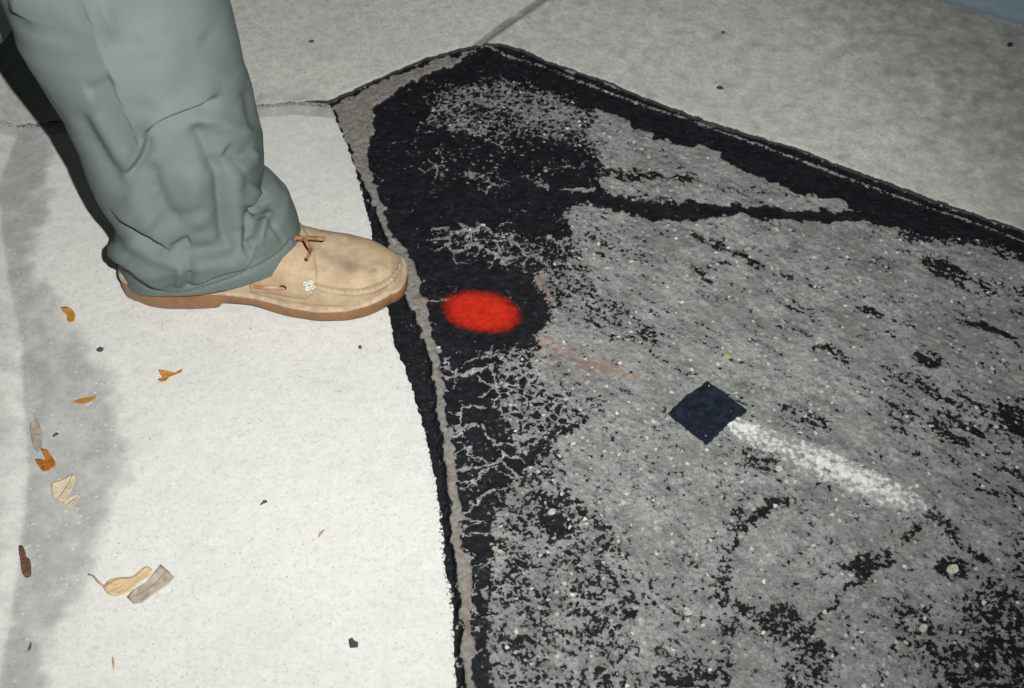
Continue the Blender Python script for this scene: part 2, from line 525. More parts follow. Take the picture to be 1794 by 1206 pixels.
# worn network near the corner and below the spot
area([(735, 215), (755, 150), (850, 130), (905, 140), (985, 160), (1060, 205), (1090, 262), (1040, 262), (965, 250), (880, 246), (790, 240)], 0.62, 44, st=0.25, nt=0.35)
area([(860, 135), (985, 165), (1050, 215), (1000, 225), (900, 200)], 0.48, 34)
area([(700, 250), (880, 250), (1030, 268), (1020, 300), (860, 330), (720, 300)], 0.92, 40, nt=0.3)
area([(740, 400), (900, 390), (1000, 420), (990, 460), (900, 470), (800, 450)], 1.0, 30, nt=0.8)
area([(845, 616), (940, 602), (1040, 680), (1065, 705), (990, 745), (920, 800), (880, 800), (850, 720)], 0.62, 24, nt=0.6)
area([(950, 600), (1060, 680), (1010, 720), (930, 650)], 0.30, 18, nt=0.3)
area([(765, 620), (860, 615), (880, 730), (910, 820), (860, 900), (850, 1060), (835, 1250), (800, 1250), (790, 900)], 1.35, 16, nt=0.62)
area([(790, 740), (880, 730), (900, 810), (850, 870), (810, 880)], 1.08, 22, nt=0.7)
area([(860, 880), (1000, 850), (1090, 930), (1120, 1250), (858, 1250), (862, 960)], 0.485, 24, nt=0.12)
area([(940, 860), (1000, 850), (1005, 930), (965, 950)], 0.66, 12)
area([(1000, 560), (1150, 620), (1260, 690), (1150, 720), (1040, 680), (960, 590)], 0.10, 30, st=0.8)
# grey tongue under the right hand edge band
area([(1035, 205), (1085, 200), (1150, 236), (1206, 252), (1251, 250), (1277, 284), (1337, 308), (1411, 334), (1486, 348), (1503, 366), (1392, 368), (1290, 362),
      (1200, 345), (1150, 338), (1072, 338), (1045, 312), (1100, 300), (1080, 268), (1034, 246)], 0.13, 10, st=0.9)
line([(1045, 290), (1100, 306), (1150, 308), (1230, 312)], 0.62, 14, 12, st=1)
line([(1052, 348), (1110, 356), (1180, 362), (1240, 362), (1300, 364), (1400, 374), (1500, 374), (1560, 382)], 1.2, 17, 10)
line([(1060, 352), (1180, 372), (1250, 366)], 1.1, 26, 14)
line([(1180, 290), (1260, 320), (1340, 352)], 0.55, 7, 6)
# edge band
area([(860, 72), (1018, 128), (1150, 180), (1389, 258), (1590, 333), (1780, 400), (1900, 445), (1900, 492), (1780, 446), (1710, 428), (1617, 411), (1588, 398), (1555, 379), (1501, 362),
      (1486, 349), (1411, 334), (1337, 308), (1277, 284), (1262, 262), (1240, 250), (1206, 252), (1150, 237), (1085, 203), (1018, 178), (978, 158), (918, 134), (870, 120)], 1.4, 7)
line([(1590, 408), (1700, 420), (1780, 440)], 0.62, 22, 18)
# dark patches of surviving coating
area([(1612, 448), (1650, 446), (1700, 470), (1692, 496), (1640, 486)], 0.74, 12)
area([(1690, 480), (1800, 500), (1800, 560), (1720, 520)], 0.42, 30)
line([(1370, 474), (1400, 484), (1470, 522), (1540, 548)], 0.62, 8, 9)
line([(1215, 410), (1290, 440), (1340, 466)], 0.62, 12, 10)
line([(1222, 468), (1272, 460)], 0.50, 15, 14); line([(1226, 474), (1240, 488)], 0.58, 13, 12)
line([(1430, 608), (1450, 604), (1480, 626)], 0.62, 12, 11)
line([(1500, 540), (1560, 556), (1600, 562)], 0.6, 10, 8)
line([(1660, 548), (1720, 566), (1790, 596)], 0.72, 9, 8)
area([(1540, 640), (1620, 640), (1800, 700), (1800, 900), (1700, 820), (1560, 720)], 0.43, 60, st=1)
area([(1600, 612), (1650, 616), (1648, 640), (1605, 640)], 0.66, 14)
area([(1745, 705), (1830, 720), (1830, 800), (1756, 740)], 0.78, 22)
area([(1360, 700), (1420, 700), (1450, 740), (1400, 750), (1360, 740)], 0.52, 22)
area([(1290, 770), (1350, 780), (1360, 830), (1300, 820)], 0.46, 22)
area([(1385, 868), (1700, 900), (1690, 960), (1400, 1110), (1290, 1040), (1300, 940)], 0.16, 40, st=0.2)
def arc(pts, val, width, feather): line([tuple(p) for p in spline(pts, 40)], val, width, feather)
arc([(1384, 874), (1345, 888), (1306, 920), (1276, 968), (1264, 1020), (1274, 1064), (1304, 1092), (1350, 1112), (1400, 1120)], 0.58, 14, 20)
arc([(1276, 968), (1264, 1040), (1272, 1120), (1276, 1200)], 0.55, 14, 20)
arc([(1384, 873), (1350, 884), (1325, 902)], 0.68, 13, 16)
arc([(1300, 870), (1296, 890), (1286, 915)], 0.6, 22, 22)
arc([(1644, 896), (1590, 940), (1530, 990), (1476, 1040), (1424, 1098), (1390, 1160), (1372, 1230)], 0.62, 14, 18)
area([(1470, 985), (1560, 955), (1570, 985), (1520, 1010), (1496, 1002)], 0.72, 16)
line([(1640, 895), (1680, 950), (1730, 975)], 0.58, 24, 28)
area([(1310, 1060), (1400, 1060), (1420, 1110), (1380, 1120), (1320, 1080)], 0.64, 26)
line([(1290, 1050), (1330, 1080), (1400, 1110)], 0.66, 18, 12)
area([(1636, 988), (1652, 974), (1690, 970), (1708, 990), (1694, 1010), (1664, 1014)], 0.74, 20)
area([(1560, 1050), (1640, 1040), (1640, 1190), (1560, 1150)], 0.50, 34)
area([(1690, 1040), (1800, 960), (1830, 1260), (1620, 1260), (1660, 1100)], 0.60, 60)
area([(1380, 1120), (1470, 1110), (1450, 1260), (1360, 1260)], 0.55, 30)
line([(1170, 1190), (1210, 1190)], 0.95, 16, 8)
# faint filaments where the coating split across the dark band
for c in ([(774, 653), (800, 655), (838, 645), (860, 640)], [(785, 755), (812, 746), (840, 742), (870, 776), (905, 770), (930, 752)],
          [(800, 820), (840, 816), (880, 808), (905, 832)], [(825, 990), (850, 984)], [(828, 1078), (868, 1078), (900, 1060)], [(822, 878), (850, 862), (880, 852)],
          [(805, 905), (845, 912)], [(760, 608), (772, 608)], [(745, 522), (772, 526), (790, 520)], [(760, 400), (812, 402), (850, 392)], [(812, 412), (840, 392), (900, 418)],
          [(850, 430), (870, 445), (905, 450)], [(960, 455), (1000, 455)], [(850, 334), (862, 318), (846, 306)], [(935, 320), (952, 318), (962, 332)], [(985, 326), (1040, 330)]):
    w_ = random.choice([5, 6, 7])
    line(c, 0.10, w_ * 0.8, 5)
# mortar fillet between slab and coating
FIL = [(580, 182), (650, 148), (700, 127), (748, 108), (790, 96), (834, 82), (811, 93), (781, 115), (744, 126), (720, 138), (700, 154), (677, 170), (658, 186), (652, 231), (640, 264),
       (647, 301), (663, 334), (669, 355), (682, 388), (687, 410), (714, 440), (728, 470), (735, 500), (746, 530), (753, 560), (759, 600), (773, 650), (776, 690), (784, 722), (786, 752),
       (796, 800), (800, 850), (806, 900), (808, 955), (826, 975), (824, 1050), (824, 1100), (829, 1150), (828, 1190), (832, 1300), (818, 1300), (813, 1190), (811, 1150), (808, 1100), (806, 1050), (800, 1000),
       (793, 950), (789, 900), (784, 850), (779, 800), (775, 752), (763, 715), (761, 690), (759, 650), (744, 600), (731, 560), (719, 530), (708, 500), (696, 470), (679, 440), (680, 410), (671, 400), (656, 361),
       (630, 301), (620, 278), (594, 225)]
w1 = area(FIL, -0.6, 4)
joint = np.maximum(joint, w1)
# black gap left of the fillet
GAP = [(578, 186), (596, 232), (618, 290), (634, 345), (648, 400), (650, 440), (690, 470), (700, 500), (716, 530), (728, 560), (742, 600), (757, 650), (759, 690), (761, 715), (773, 752),
       (777, 800), (782, 850), (787, 900), (791, 950), (798, 1000), (804, 1050), (806, 1100), (809, 1150), (811, 1190), (816, 1300), (760, 1300), (760, 1000), (720, 800), (660, 600), (600, 420)]
GAP = [(560, 170)] + [(580, 188), (602, 232), (621, 278), (632, 301), (657, 361), (672, 400), (680, 415), (679, 440), (695, 470), (707, 500), (718, 530), (730, 560), (743, 600), (758, 650), (760, 690), (762, 715),
       (774, 752), (778, 800), (783, 850), (788, 900), (792, 950), (799, 1000), (805, 1050), (807, 1100), (810, 1150), (812, 1190), (816, 1300), (700, 1300), (560, 600)]
area(GAP, 1.4, 4)
line([(580, 177), (644, 146), (694, 126), (744, 106), (770, 95)], 1.3, 9, 4)
# pale thin joint inside the right hand band
line([(858, 78), (894, 95), (951, 112), (1011, 137), (1065, 157), (1118, 177), (1150, 188), (1199, 202), (1310, 242), (1430, 287), (1542, 328), (1672, 373), (1790, 418), (1900, 462)], 0.42, 6, 4, wob=False)
# overspray stain
rust = np.maximum(rust, 0.5 * smooth(1.2 - local(lambda a, b: seg_dist(a, b, [(905, 470), (945, 520)])[0], PX, PY, [(905, 470), (945, 520)], 60, 99) / 34))
rust = np.maximum(rust, 0.36 * smooth(1.2 - local(lambda a, b: seg_dist(a, b, [(920, 578), (985, 612), (1060, 645)])[0], PX, PY, [(920, 578), (1060, 645)], 60, 99) / 22))
rust = np.maximum(rust, 0.5 * smooth(1.2 - local(lambda a, b: seg_dist(a, b, [(745, 524), (785, 520)])[0], PX, PY, [(745, 524), (785, 520)], 40, 99) / 9))

AZ = -0.004
def asphalt_h(x, y):
    return AZ + (fbm(x * 260, y * 260, 3, 21) - 0.5) * 0.0016 + (fbm(x * 12, y * 12, 3, 5) - 0.5) * 0.004
Zg = asphalt_h(X, Y) - 0.0009 * smooth((tar - 0.5) * 2)
gd = local(lambda a, b: poly_sd(a, b, GAP), WX, WY, GAP, 10, -99)
Zg = Zg - 0.005 * smooth(gd / 8) + 0.002 * joint
asphalt = mesh_from('asphalt_road', np.stack([X, Y, Zg], -1).reshape(-1, 3), grid_faces(*X.shape), M_ASPHALT,
                    attrs=dict(tar=tar, streak=streak, net=net, joint=joint, rust=rust))
tag(asphalt, kind='structure')

# --- gutter slab with rolled kerb on its left
CURB = [(0, 330), (12, 430), (22, 500), (43, 600), (46, 700), (56, 800), (50, 900), (43, 950), (30, 1050), (13, 1150), (2, 1206)]
cxw, cyw = ground(*zip(*CURB)); oc = np.argsort(cyw)
def curb_x(y): return np.interp(y, cyw[oc], cxw[oc])
jx, jy = ground(*zip(*[(-60, 226), (100, 215), (300, 200), (450, 184), (520, 178), (580, 184)]))
def joint_y(x): return np.interp(x, jx, jy)
yt = np.concatenate([axis(0.42, 1.155, 0.003, -25, 1.15)[:-1]])
yt = yt[yt < 1.0]
yt = np.concatenate([yt, np.linspace(1.0, 1.0, 0)])
# rows as fractions between a straight line y=1.0 and the joint
rows_top = np.linspace(0, 1, 70)
ut = axis(-0.86, -0.02, 0.003, -28, -0.02)
ut = ut[ut < -0.06]
tcol = (ut - ut[0]) / (ut[-1] - ut[0])
def gutter_row(yv, top=None):
    xr = None
    return None
Vx = []; Vy = []
for yv in yt:
    xe = edge_x(yv); Vy.append(np.full(len(ut), yv))
    Vx.append(np.interp(tcol, [0, tcol[np.searchsorted(ut, -0.6)], 1], [ut[0], -0.6, xe]))
for f in rows_top[1:]:
    row_y_r = 1.0 + f * (ground(580, 184)[1] - 1.0)
    xe = edge_x(row_y_r)
    xr = np.interp(tcol, [0, tcol[np.searchsorted(ut, -0.6)], 1], [ut[0], -0.6, xe])
    Vx.append(xr)
    Vy.append(1.0 + f * (joint_y(xr) + 0.002 - 1.0))
GX = np.array(Vx); GY = np.array(Vy)
# ragged worn edge
ne = smooth(1 - (edge_x(GY) - GX) / 0.02)
GX = GX + ne * jag(GX, GY, 0.0035, 40)
gPX, gPY = to_px(GX, GY, 0 * GX)
gPX = np.where(GY < 0.05, -3000, gPX); gPY = np.where(GY < 0.05, 6000, gPY)
dcurb = curb_x(GY) - GX
GZ = 0.045 * smooth(dcurb / 0.10) + 0.055 * smooth((dcurb - 0.1) / 0.12)
GZ = GZ + (fbm(GX * 7, GY * 7, 3, 60) - 0.5) * 0.004 * smooth((edge_x(GY) - GX) / 0.05) + (fbm(GX * 120, GY * 120, 3, 61) - 0.5) * 0.0009
GZ = GZ - 0.0010 * smooth(1 - (edge_x(GY) - GX) / 0.004)
GZ[-1, :] -= 0.0012; GZ[-2, :] -= 0.0008; GZ[-3, :] -= 0.0003
dirt_and_falloff = np.zeros(GX.shape)
gWX = gPX + (fbm(GX * 40, GY * 40, 5, 70) - 0.5) * 85; gWY = gPY + (fbm(GX * 22, GY * 22, 4, 71) - 0.5) * 60
def dirty(poly, val, feather):
    global dirt_and_falloff
    sd = poly_sd(gWX, gWY, poly)
    dirt_and_falloff = np.maximum(dirt_and_falloff, val * smooth(sd / feather + 0.5))
dirty([(26, 440), (70, 480), (110, 560), (190, 640), (220, 720), (235, 790), (205, 880), (165, 960), (140, 1060), (100, 1120), (105, 1300), (-100, 1300), (-100, 500)], 0.66, 95)
dirty([(-40, 200), (80, 215), (100, 300), (70, 420), (60, 520), (20, 600), (-60, 600)], 0.72, 80)
dirty([(30, 600), (90, 620), (80, 760), (60, 800)], 0.80, 30)
dirty([(90, 870), (150, 900), (110, 1010), (60, 1010)], 0.6, 30)
dirt_and_falloff = dirt_and_falloff * (1 - smooth(dcurb / 0.006)) + smooth(dcurb / 0.006) * (0.38 + 0.12 * smooth((dcurb - 0.010) / 0.02))
tintg = np.zeros(GX.shape)
tintg = np.maximum(tintg, 0.5 * smooth(1 - (edge_x(GY) - GX) / 0.003))
rimd = (edge_x(GY) - GX) / 0.014
tintg = np.maximum(tintg, (0.52 * (1 - np.clip(rimd, 0, 1))) * smooth((0.95 - GY) / 0.3))
tintg[-3:, :] = np.maximum(tintg[-3:, :], 0.47)
dirt_and_falloff[-8:, :] = np.maximum(dirt_and_falloff[-8:, :], 0.6)
nr, nc = GX.shape
V = np.stack([GX, GY, GZ], -1).reshape(-1, 3)
F = grid_faces(nr, nc)
# skirt down the free edge and the joint
rim = [i * nc + nc - 1 for i in range(nr)] + [(nr - 1) * nc + j for j in range(nc - 2, -1, -1)]
sk = V[rim].copy(); sk[:, 2] = -0.05
base = len(V); nk = len(rim)
V = np.vstack([V, sk, V[rim]])
FS = [(base + nk + i, base + i, base + i + 1, base + nk + i + 1) for i in range(nk - 1)]
F = np.vstack([F, np.array(FS)])
pad = np.zeros(2 * len(sk))
gutter = mesh_from('gutter', V, F, M_GUTTER, attrs=dict(dirt_and_falloff=np.concatenate([dirt_and_falloff.ravel(), pad + 1]), tint=np.concatenate([tintg.ravel(), pad + 0.9])))
tag(gutter, kind='structure')

# --- upper concrete apron
ax_ = axis(-0.95, 1.15, 0.0036, -28, 28)
fy = np.concatenate([np.linspace(0, 1, 170) ** 1.0 * 0.62, 0.62 + np.cumsum(0.004 * 1.35 ** np.arange(1, 28))])
AX = np.tile(ax_, (len(fy), 1))
ty0 = np.interp(ax_, tx, ty)
sl = (ty[-1] - ty[-6]) / (tx[-1] - tx[-6])
ty0 = np.where(ax_ > tx[-1], ty[-1] + sl * (ax_ - tx[-1]), ty0)
ty0 = ty0 + (fbm(ax_ * 170, ax_ * 0, 3, 44) - 0.5) * 0.006
AY = ty0[None, :] + fy[:, None]
aPX, aPY = to_px(AX, AY, 0 * AX)
AZZ = 0.0005 + (fbm(AX * 6, AY * 6, 3, 50) - 0.5) * 0.004 * smooth(fy / 0.06)[:, None] + (fbm(AX * 110, AY * 110, 3, 51) - 0.5) * 0.0009
AZZ[0, :] -= 0.0006
jd, _, _ = seg_dist(aPX, aPY, [(835, 82), (872, 54), (950, 2), (1060, -76)])
AZZ -= 0.0035 * smooth(1 - jd / 5)
# the pale bank beyond the far joint, top right
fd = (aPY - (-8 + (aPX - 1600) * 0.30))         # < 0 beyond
AZZ -= 0.0015 * smooth(-fd / 10 - 0.2)
ad = np.zeros(AX.shape); at_ = np.zeros(AX.shape)
ad = np.maximum(ad, 0.75 * smooth(1.3 - jd / 9))
aWX = aPX + (fbm(AX * 30, AY * 30, 4, 80) - 0.5) * 50; aWY = aPY + (fbm(AX * 30, AY * 30, 4, 81) - 0.5) * 50
ad = np.maximum(ad, 0.6 * smooth(poly_sd(aWX, aWY, [(1700, 190), (1830, 185), (1830, 225), (1720, 222)]) / 18 + 0.5))
ad = np.maximum(ad, 0.62 * smooth((aWX + 0.9 * (260 - aWY) - 1150) / 800))  # light falloff towards the top right, painted into the slab colour
ad = np.maximum(ad, 0.35 * smooth(1 - (aWY - 175) / -26) * smooth((600 - aWX) / 60) * (aWY < 260))
ad = np.maximum(ad, 0.5 * smooth(poly_sd(aWX, aWY, [(1455, 255), (1490, 262), (1485, 285), (1460, 280)]) / 12 + 0.5))
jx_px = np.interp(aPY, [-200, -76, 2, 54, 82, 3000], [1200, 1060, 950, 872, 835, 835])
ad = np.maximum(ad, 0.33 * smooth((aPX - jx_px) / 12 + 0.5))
jj = np.abs(AY - ty0[None, :])
at_ = np.maximum(at_, 0.55 * smooth(1 - jj / 0.0025) * (AX > 0) + 0.50 * smooth(1 - jj / 0.004) * (AX < -0.2))
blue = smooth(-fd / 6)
band = smooth(1 - np.abs(fd + 3) / 7)
nr, nc = AX.shape
V = np.stack([AX, AY, AZZ], -1).reshape(-1, 3)
F = grid_faces(nr, nc)
rim = list(range(nc)); sk = V[rim].copy(); sk[:, 2] = -0.05; base = len(V)
V = np.vstack([V, sk, V[rim]])
F = np.vstack([F, np.array([(base + nc + i, base + nc + i + 1, base + i + 1, base + i)[::-1] for i in range(nc - 1)])])
pad = np.zeros(2 * nc)
# extra tint of the far bank
k_blue = NT('far_tint')
bpy.data.materials.remove(k_blue.m)
mt = M_APRON.node_tree
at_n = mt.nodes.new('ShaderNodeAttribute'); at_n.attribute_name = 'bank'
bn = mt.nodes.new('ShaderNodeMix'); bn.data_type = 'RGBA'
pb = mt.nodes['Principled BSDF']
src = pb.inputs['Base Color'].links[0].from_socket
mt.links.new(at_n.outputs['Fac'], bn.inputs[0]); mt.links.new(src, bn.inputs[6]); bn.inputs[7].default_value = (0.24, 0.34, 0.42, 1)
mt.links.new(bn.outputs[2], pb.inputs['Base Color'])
apron = mesh_from('pavement', V, F, M_APRON, attrs=dict(dirt_and_falloff=np.concatenate([ad.ravel(), pad + 1]), tint=np.concatenate([at_.ravel(), pad + 0.9]),
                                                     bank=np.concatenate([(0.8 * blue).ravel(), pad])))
tag(apron, kind='structure')

# ------------------------------------------------------------------ paint on the asphalt
def paint_sheet(name, poly, m, lift=0.0022, step=0.0022, attrs_fn=None):
    wx, wy = ground(*zip(*poly), z=AZ)
    x0, x1, y0, y1 = wx.min(), wx.max(), wy.min(), wy.max()
    gx_, gy_ = np.meshgrid(np.arange(x0, x1 + step, step), np.arange(y0, y1 + step, step))
    px_, py_ = to_px(gx_, gy_, AZ + 0 * gx_)
    sd = poly_sd(px_, py_, poly)
    z = asphalt_h(gx_, gy_) + lift
    F_ = grid_faces(*gx_.shape)
    keep = (sd.ravel()[F_] > 0).all(1)
    F_ = F_[keep]
    used = np.unique(F_)
    idx = -np.ones(gx_.size, int); idx[used] = np.arange(len(used))
    V_ = np.stack([gx_, gy_, z], -1).reshape(-1, 3)[used]
    A = {'cover': attrs_fn(px_, py_, sd).ravel()[used]} if attrs_fn else None
    return mesh_from(name, V_, idx[F_], m, attrs=A)

def paint_mat(name, c1, c2, nscale, amp, rough=0.75, soft=0.06, dark=None):
    k = NT(name)
    cov = k.attr('cover')
    n = k.noise(nscale, 4, 0.65)
    v = k.math('ADD', cov, k.math('MULTIPLY', k.math('SUBTRACT', n, 0.5), amp))
    al = k.step(v, 0.5 - soft, 0.5 + soft)
    col = k.mix(k.step(k.noise(140, 4, 0.6), 0.3, 0.7), c1, c2)
    k.put(k.b.inputs['Alpha'], al)
    k.bump(k.noise(300, 4), 0.4, 0.0008)
    return k.done(col, rough, 0.3)

ell = [(845 + 78 * math.cos(t) + 6 * math.sin(t), 549 + 46 * math.sin(t) + 7 * math.cos(t)) for t in np.linspace(0, 2 * math.pi, 48, endpoint=False)]
def red_cov(a, b, sd):
    u = (a - 844) / 60.0; v = (b - 549 - (a - 844) * 0.10) / 32.0
    r = (np.abs(u) ** 2.3 + np.abs(v) ** 2.3) ** (1 / 2.3)
    return 0.5 + (1.0 - r) * 2.3
red = paint_sheet('paint_spot', ell, paint_mat('red_paint', (0.38, 0.012, 0.003), (0.52, 0.020, 0.004), 170, 1.1, soft=0.62), attrs_fn=red_cov)
tag(red, 'bright red oval spray paint spot on the black tar in front of the shoe toe', 'paint mark')

stk = [(1278, 728), (1320, 742), (1400, 770), (1470, 795), (1540, 828), (1600, 862), (1650, 895), (1640, 915), (1600, 908), (1530, 885), (1460, 858), (1400, 838), (1340, 800), (1290, 772), (1270, 750)]
def white_cov(a, b, sd):
    d, _, t = seg_dist(a, b, [(1290, 750), (1400, 796), (1500, 838), (1640, 900)])
    core = 1 - d / 44
    mod = np.interp(t, [0, 0.12, 0.3, 0.45, 0.7, 0.85, 1.0], [0.90, 0.62, 0.50, 0.95, 0.85, 0.55, 0.25])
    return 0.03 + core * 0.88 * mod + np.minimum(sd, 0.0)
white = paint_sheet('paint_streak', stk, paint_mat('white_paint', (0.58, 0.59, 0.58), (0.76, 0.77, 0.76), 170, 2.5, soft=0.42), attrs_fn=white_cov)
tag(white, 'worn white paint streak running from the dark blue square towards the lower right', 'paint mark')

org = [(1048, 638), (1060, 632), (1095, 650), (1128, 664), (1124, 674), (1090, 664), (1050, 646)]
def org_cov(a, b, sd):
    d, _, t = seg_dist(a, b, [(1056, 640), (1090, 656), (1120, 667)])
    return 0.65 - d / 12
og = paint_sheet('paint_dash', org, paint_mat('orange_chalk', (0.38, 0.23, 0.17), (0.42, 0.28, 0.21), 220, 0.9, soft=0.25), step=0.0012, attrs_fn=org_cov)
tag(og, 'short faint salmon orange dash on grey asphalt between red spot and dark square', 'paint mark')

# dark square
def patch_mat():
    k = NT('blue_black_square')
    n = k.noise(120, 4, 0.65)
    c = k.mix(k.step(n, 0.35, 0.7), (0.0055, 0.0070, 0.013), (0.015, 0.023, 0.042))
    vc = k.sepx(k.voro(210, 'F1', out='Color')); vd = k.voro(210, 'F1')
    g = k.math('MULTIPLY', k.step(vc[0], 0.90, 0.92), k.math('SUBTRACT', 1, k.step(vd, 0.1, 0.26)))
    c = k.mix(g, c, (0.35, 0.40, 0.42))
    k.bump(n, 0.5, 0.001)
    return k.done(c, 0.55, 0.3)
sq = [(1172, 724), (1205, 692), (1240, 669), (1272, 692), (1308, 719), (1276, 742), (1239, 776), (1204, 748)]
sqx, sqy = [], []
P = []
for i in range(8):
    a = sq[i]; b = sq[(i + 1) % 8]
    for t in np.linspace(0, 1, 9)[:-1]:
        P.append((a[0] + (b[0] - a[0]) * t + random.uniform(-1.2, 1.2), a[1] + (b[1] - a[1]) * t + random.uniform(-1.0, 1.0)))
wx, wy = ground(*zip(*P), z=0.0)
bm = bmesh.new()
top = [bm.verts.new((x, y, 0.0012)) for x, y in zip(wx, wy)]
bot = [bm.verts.new((x, y, -0.012)) for x, y in zip(wx, wy)]
bm.faces.new(top)
for i in range(len(top)):
    j = (i + 1) % len(top)
    bm.faces.new((top[i], bot[i], bot[j], top[j]))
pt = bm_obj('marker_square', bm, patch_mat(), shade=False)
tag(pt, 'dark blue black glittery square patch stuck on the grey asphalt like a diamond', 'patch')

# ------------------------------------------------------------------ person: trousers, shoe
def fabric_mat():
    k = NT('grey_green_twill')
    n = k.noise(9, 4, 0.6)
    c = k.mix(k.step(n, 0.3, 0.7), (0.117, 0.147, 0.143), (0.134, 0.167, 0.162))
    seam = k.attr('seam')
    w = k.n.new('ShaderNodeTexWave'); w.inputs['Scale'].default_value = 260; w.inputs['Distortion'].default_value = 1.0
    w.bands_direction = 'DIAGONAL'
    k.l.new(k.tc, w.inputs['Vector'])
    f = k.noise(500, 3, 0.6)
    c = k.mix(k.math('MULTIPLY', k.step(f, 0.4, 0.75), 0.30), c, (0.17, 0.205, 0.195))
    c = k.mix(seam, c, (0.045, 0.060, 0.062))
    k.bump(k.math('ADD', w.outputs['Fac'], f), 0.3, 0.0004)
    return k.done(c, 0.85, 0.15)
M_FAB = fabric_mat()
M_SKIN = simple('skin', (0.50, 0.30, 0.22), 0.5)

person = bpy.data.objects.new('person', None); C.objects.link(person)
person.location = (-0.42, 0.95, 0.0)
tag(person, 'person in grey green trousers and tan moccasin standing on the pale gutter', 'person')
POFF = np.array(person.location)

def add_part(name, V, F, m, parent, attrs=None, shade=True):
    Vw = np.asarray(V, float) - POFF
    return mesh_from(name, Vw, F, m, parent, shade, attrs)

# rings of the near trouser leg, measured from the photograph: left px, right px, distance, half depth, lift of the near side
RN = [((224, 488), (529, 441), .948, .058, .017),
      ((221, 478), (530, 428), .948, .061, .019),
      ((219, 468), (526, 408), .950, .064, .015),
      ((215, 456), (520, 390), .950, .067, .010),
      ((211, 442), (514, 376), .950, .072, .006),
      ((208, 424), (506, 362), .950, .076, .003),
      ((205, 402), (484, 346), .952, .082, .0),
      ((208, 381), (458, 333), .954, .080, .0),
      ((205, 360), (458, 318), .956, .079, .0),
      ((184, 328), (460, 295), .958, .080, .0),
      ((167, 300), (459, 260), .960, .082, .0),
      ((149, 255), (455, 226), .962, .084, .0),
      ((134, 214), (448, 194), .966, .086, .0),
      ((110, 157), (432, 145), .972, .088, .0),
      ((78, 106), (420, 95), .976, .090, .0),
      ((53, 67), (411, 57), .980, .092, .0),
      ((33, 30), (403, 26), .984, .093, .0),
      ((25, 0), (396, 0), .988, .094, .0)]
rings = []
for (l, r, y, b, s) in RN:
    Lp = at_y(l[0], l[1], y); Rp = at_y(r[0], r[1], y)
    rings.append(np.concatenate([Lp, Rp, [b, s]]))
def wring(c, a, b): return np.concatenate([np.array(c) - (a, 0, 0), np.array(c) + (a, 0, 0), [b, 0]])
top_c = (rings[-1][0:3] + rings[-1][3:6]) / 2; top_a = (rings[-1][3] - rings[-1][0]) / 2
HIP = (-0.43, 1.04, 0.92)
for f, extra in ((0.12, .002), (0.3, .004), (0.5, .004), (0.75, .006), (1.0, .008)):
    c = top_c + (np.array(HIP) - top_c) * f
    rings.append(wring(c, top_a + extra, 0.094 + 0.01 * f))
rings = np.array(rings)
# resample by height of the centre
def resample(rings, n, dense=0.0016):
    cen = (rings[:, 0:3] + rings[:, 3:6]) / 2
    d = np.concatenate([[0], np.cumsum(np.linalg.norm(np.diff(cen, axis=0), axis=1))])
    lo = np.arange(0, d[17] + 0.02, dense); hi = np.linspace(d[17] + 0.03, d[-1], 30)
    t = np.concatenate([lo, hi])
    # smooth interpolation
    out = np.stack([np.interp(t, d, rings[:, k]) for k in range(8)], 1)
    ker = np.array([1, 2, 3, 2, 1.]); ker /= ker.sum()
    sm = out.copy()
    for k in range(8):
        p = np.concatenate([[2 * out[0, k] - out[2, k], 2 * out[0, k] - out[1, k]], out[:, k], [out[-1, k]] * 2])
        s_ = np.convolve(p, ker, 'valid')
        sm[:len(lo) - 3, k] = s_[:len(lo) - 3]
    return sm
SR = resample(rings, 0)
NU = 420
th = np.linspace(0, 2 * math.pi, NU, endpoint=False)
ct = np.sign(np.cos(th)) * np.abs(np.cos(th)) ** 0.92; sn = np.sign(np.sin(th)) * np.abs(np.sin(th)) ** 0.92
def ring_surf(SR):
    cen = (SR[:, 0:3] + SR[:, 3:6]) / 2; ha = (SR[:, 3:6] - SR[:, 0:3]) / 2
    P_ = cen[:, None, :] + ha[:, None, :] * ct[None, :, None]
    P_[:, :, 1] -= SR[:, 6][:, None] * sn[None, :]
    P_[:, :, 2] += SR[:, 7][:, None] * np.maximum(sn, -0.5)[None, :]
    return P_
def normals(P_):
    du = np.roll(P_, -1, 1) - np.roll(P_, 1, 1)
    dv = np.gradient(P_, axis=0)
    n = np.cross(du, dv)
    n /= np.linalg.norm(n, axis=-1, keepdims=True) + 1e-12
    cen = P_.mean(1, keepdims=True)
    if ((P_ - cen) * n).sum() < 0: n = -n
    return n
SURF = ring_surf(SR)
NRM = normals(SURF)
view = SURF - np.array([0, 0, CAM_H])
facing = -(NRM * view).sum(-1) / np.linalg.norm(view, axis=-1)
fw = smooth((facing + 0.15) / 0.35)
FX, FY = to_px(SURF[..., 0], SURF[..., 1], SURF[..., 2])
disp = np.zeros(FX.shape); seam = np.zeros(FX.shape)
def fold(pts, depth, width, taper=True):
    """soft ridge (+) or valley (-), depth in mm"""
    global disp
    def f(a, b):
        d, s, t = seg_dist(a, b, pts)
        e = np.exp(-(d / width) ** 2)
        if taper: e = e * smooth(np.minimum(t, 1 - t) * 4 + 0.15)
        return e
    pts = [tuple(p) for p in spline(pts, 4 * len(pts))] if len(pts) > 2 else pts
    disp = disp + 1.4 * depth / 1000 * local(f, FX, FY, pts, width * 3, 0)
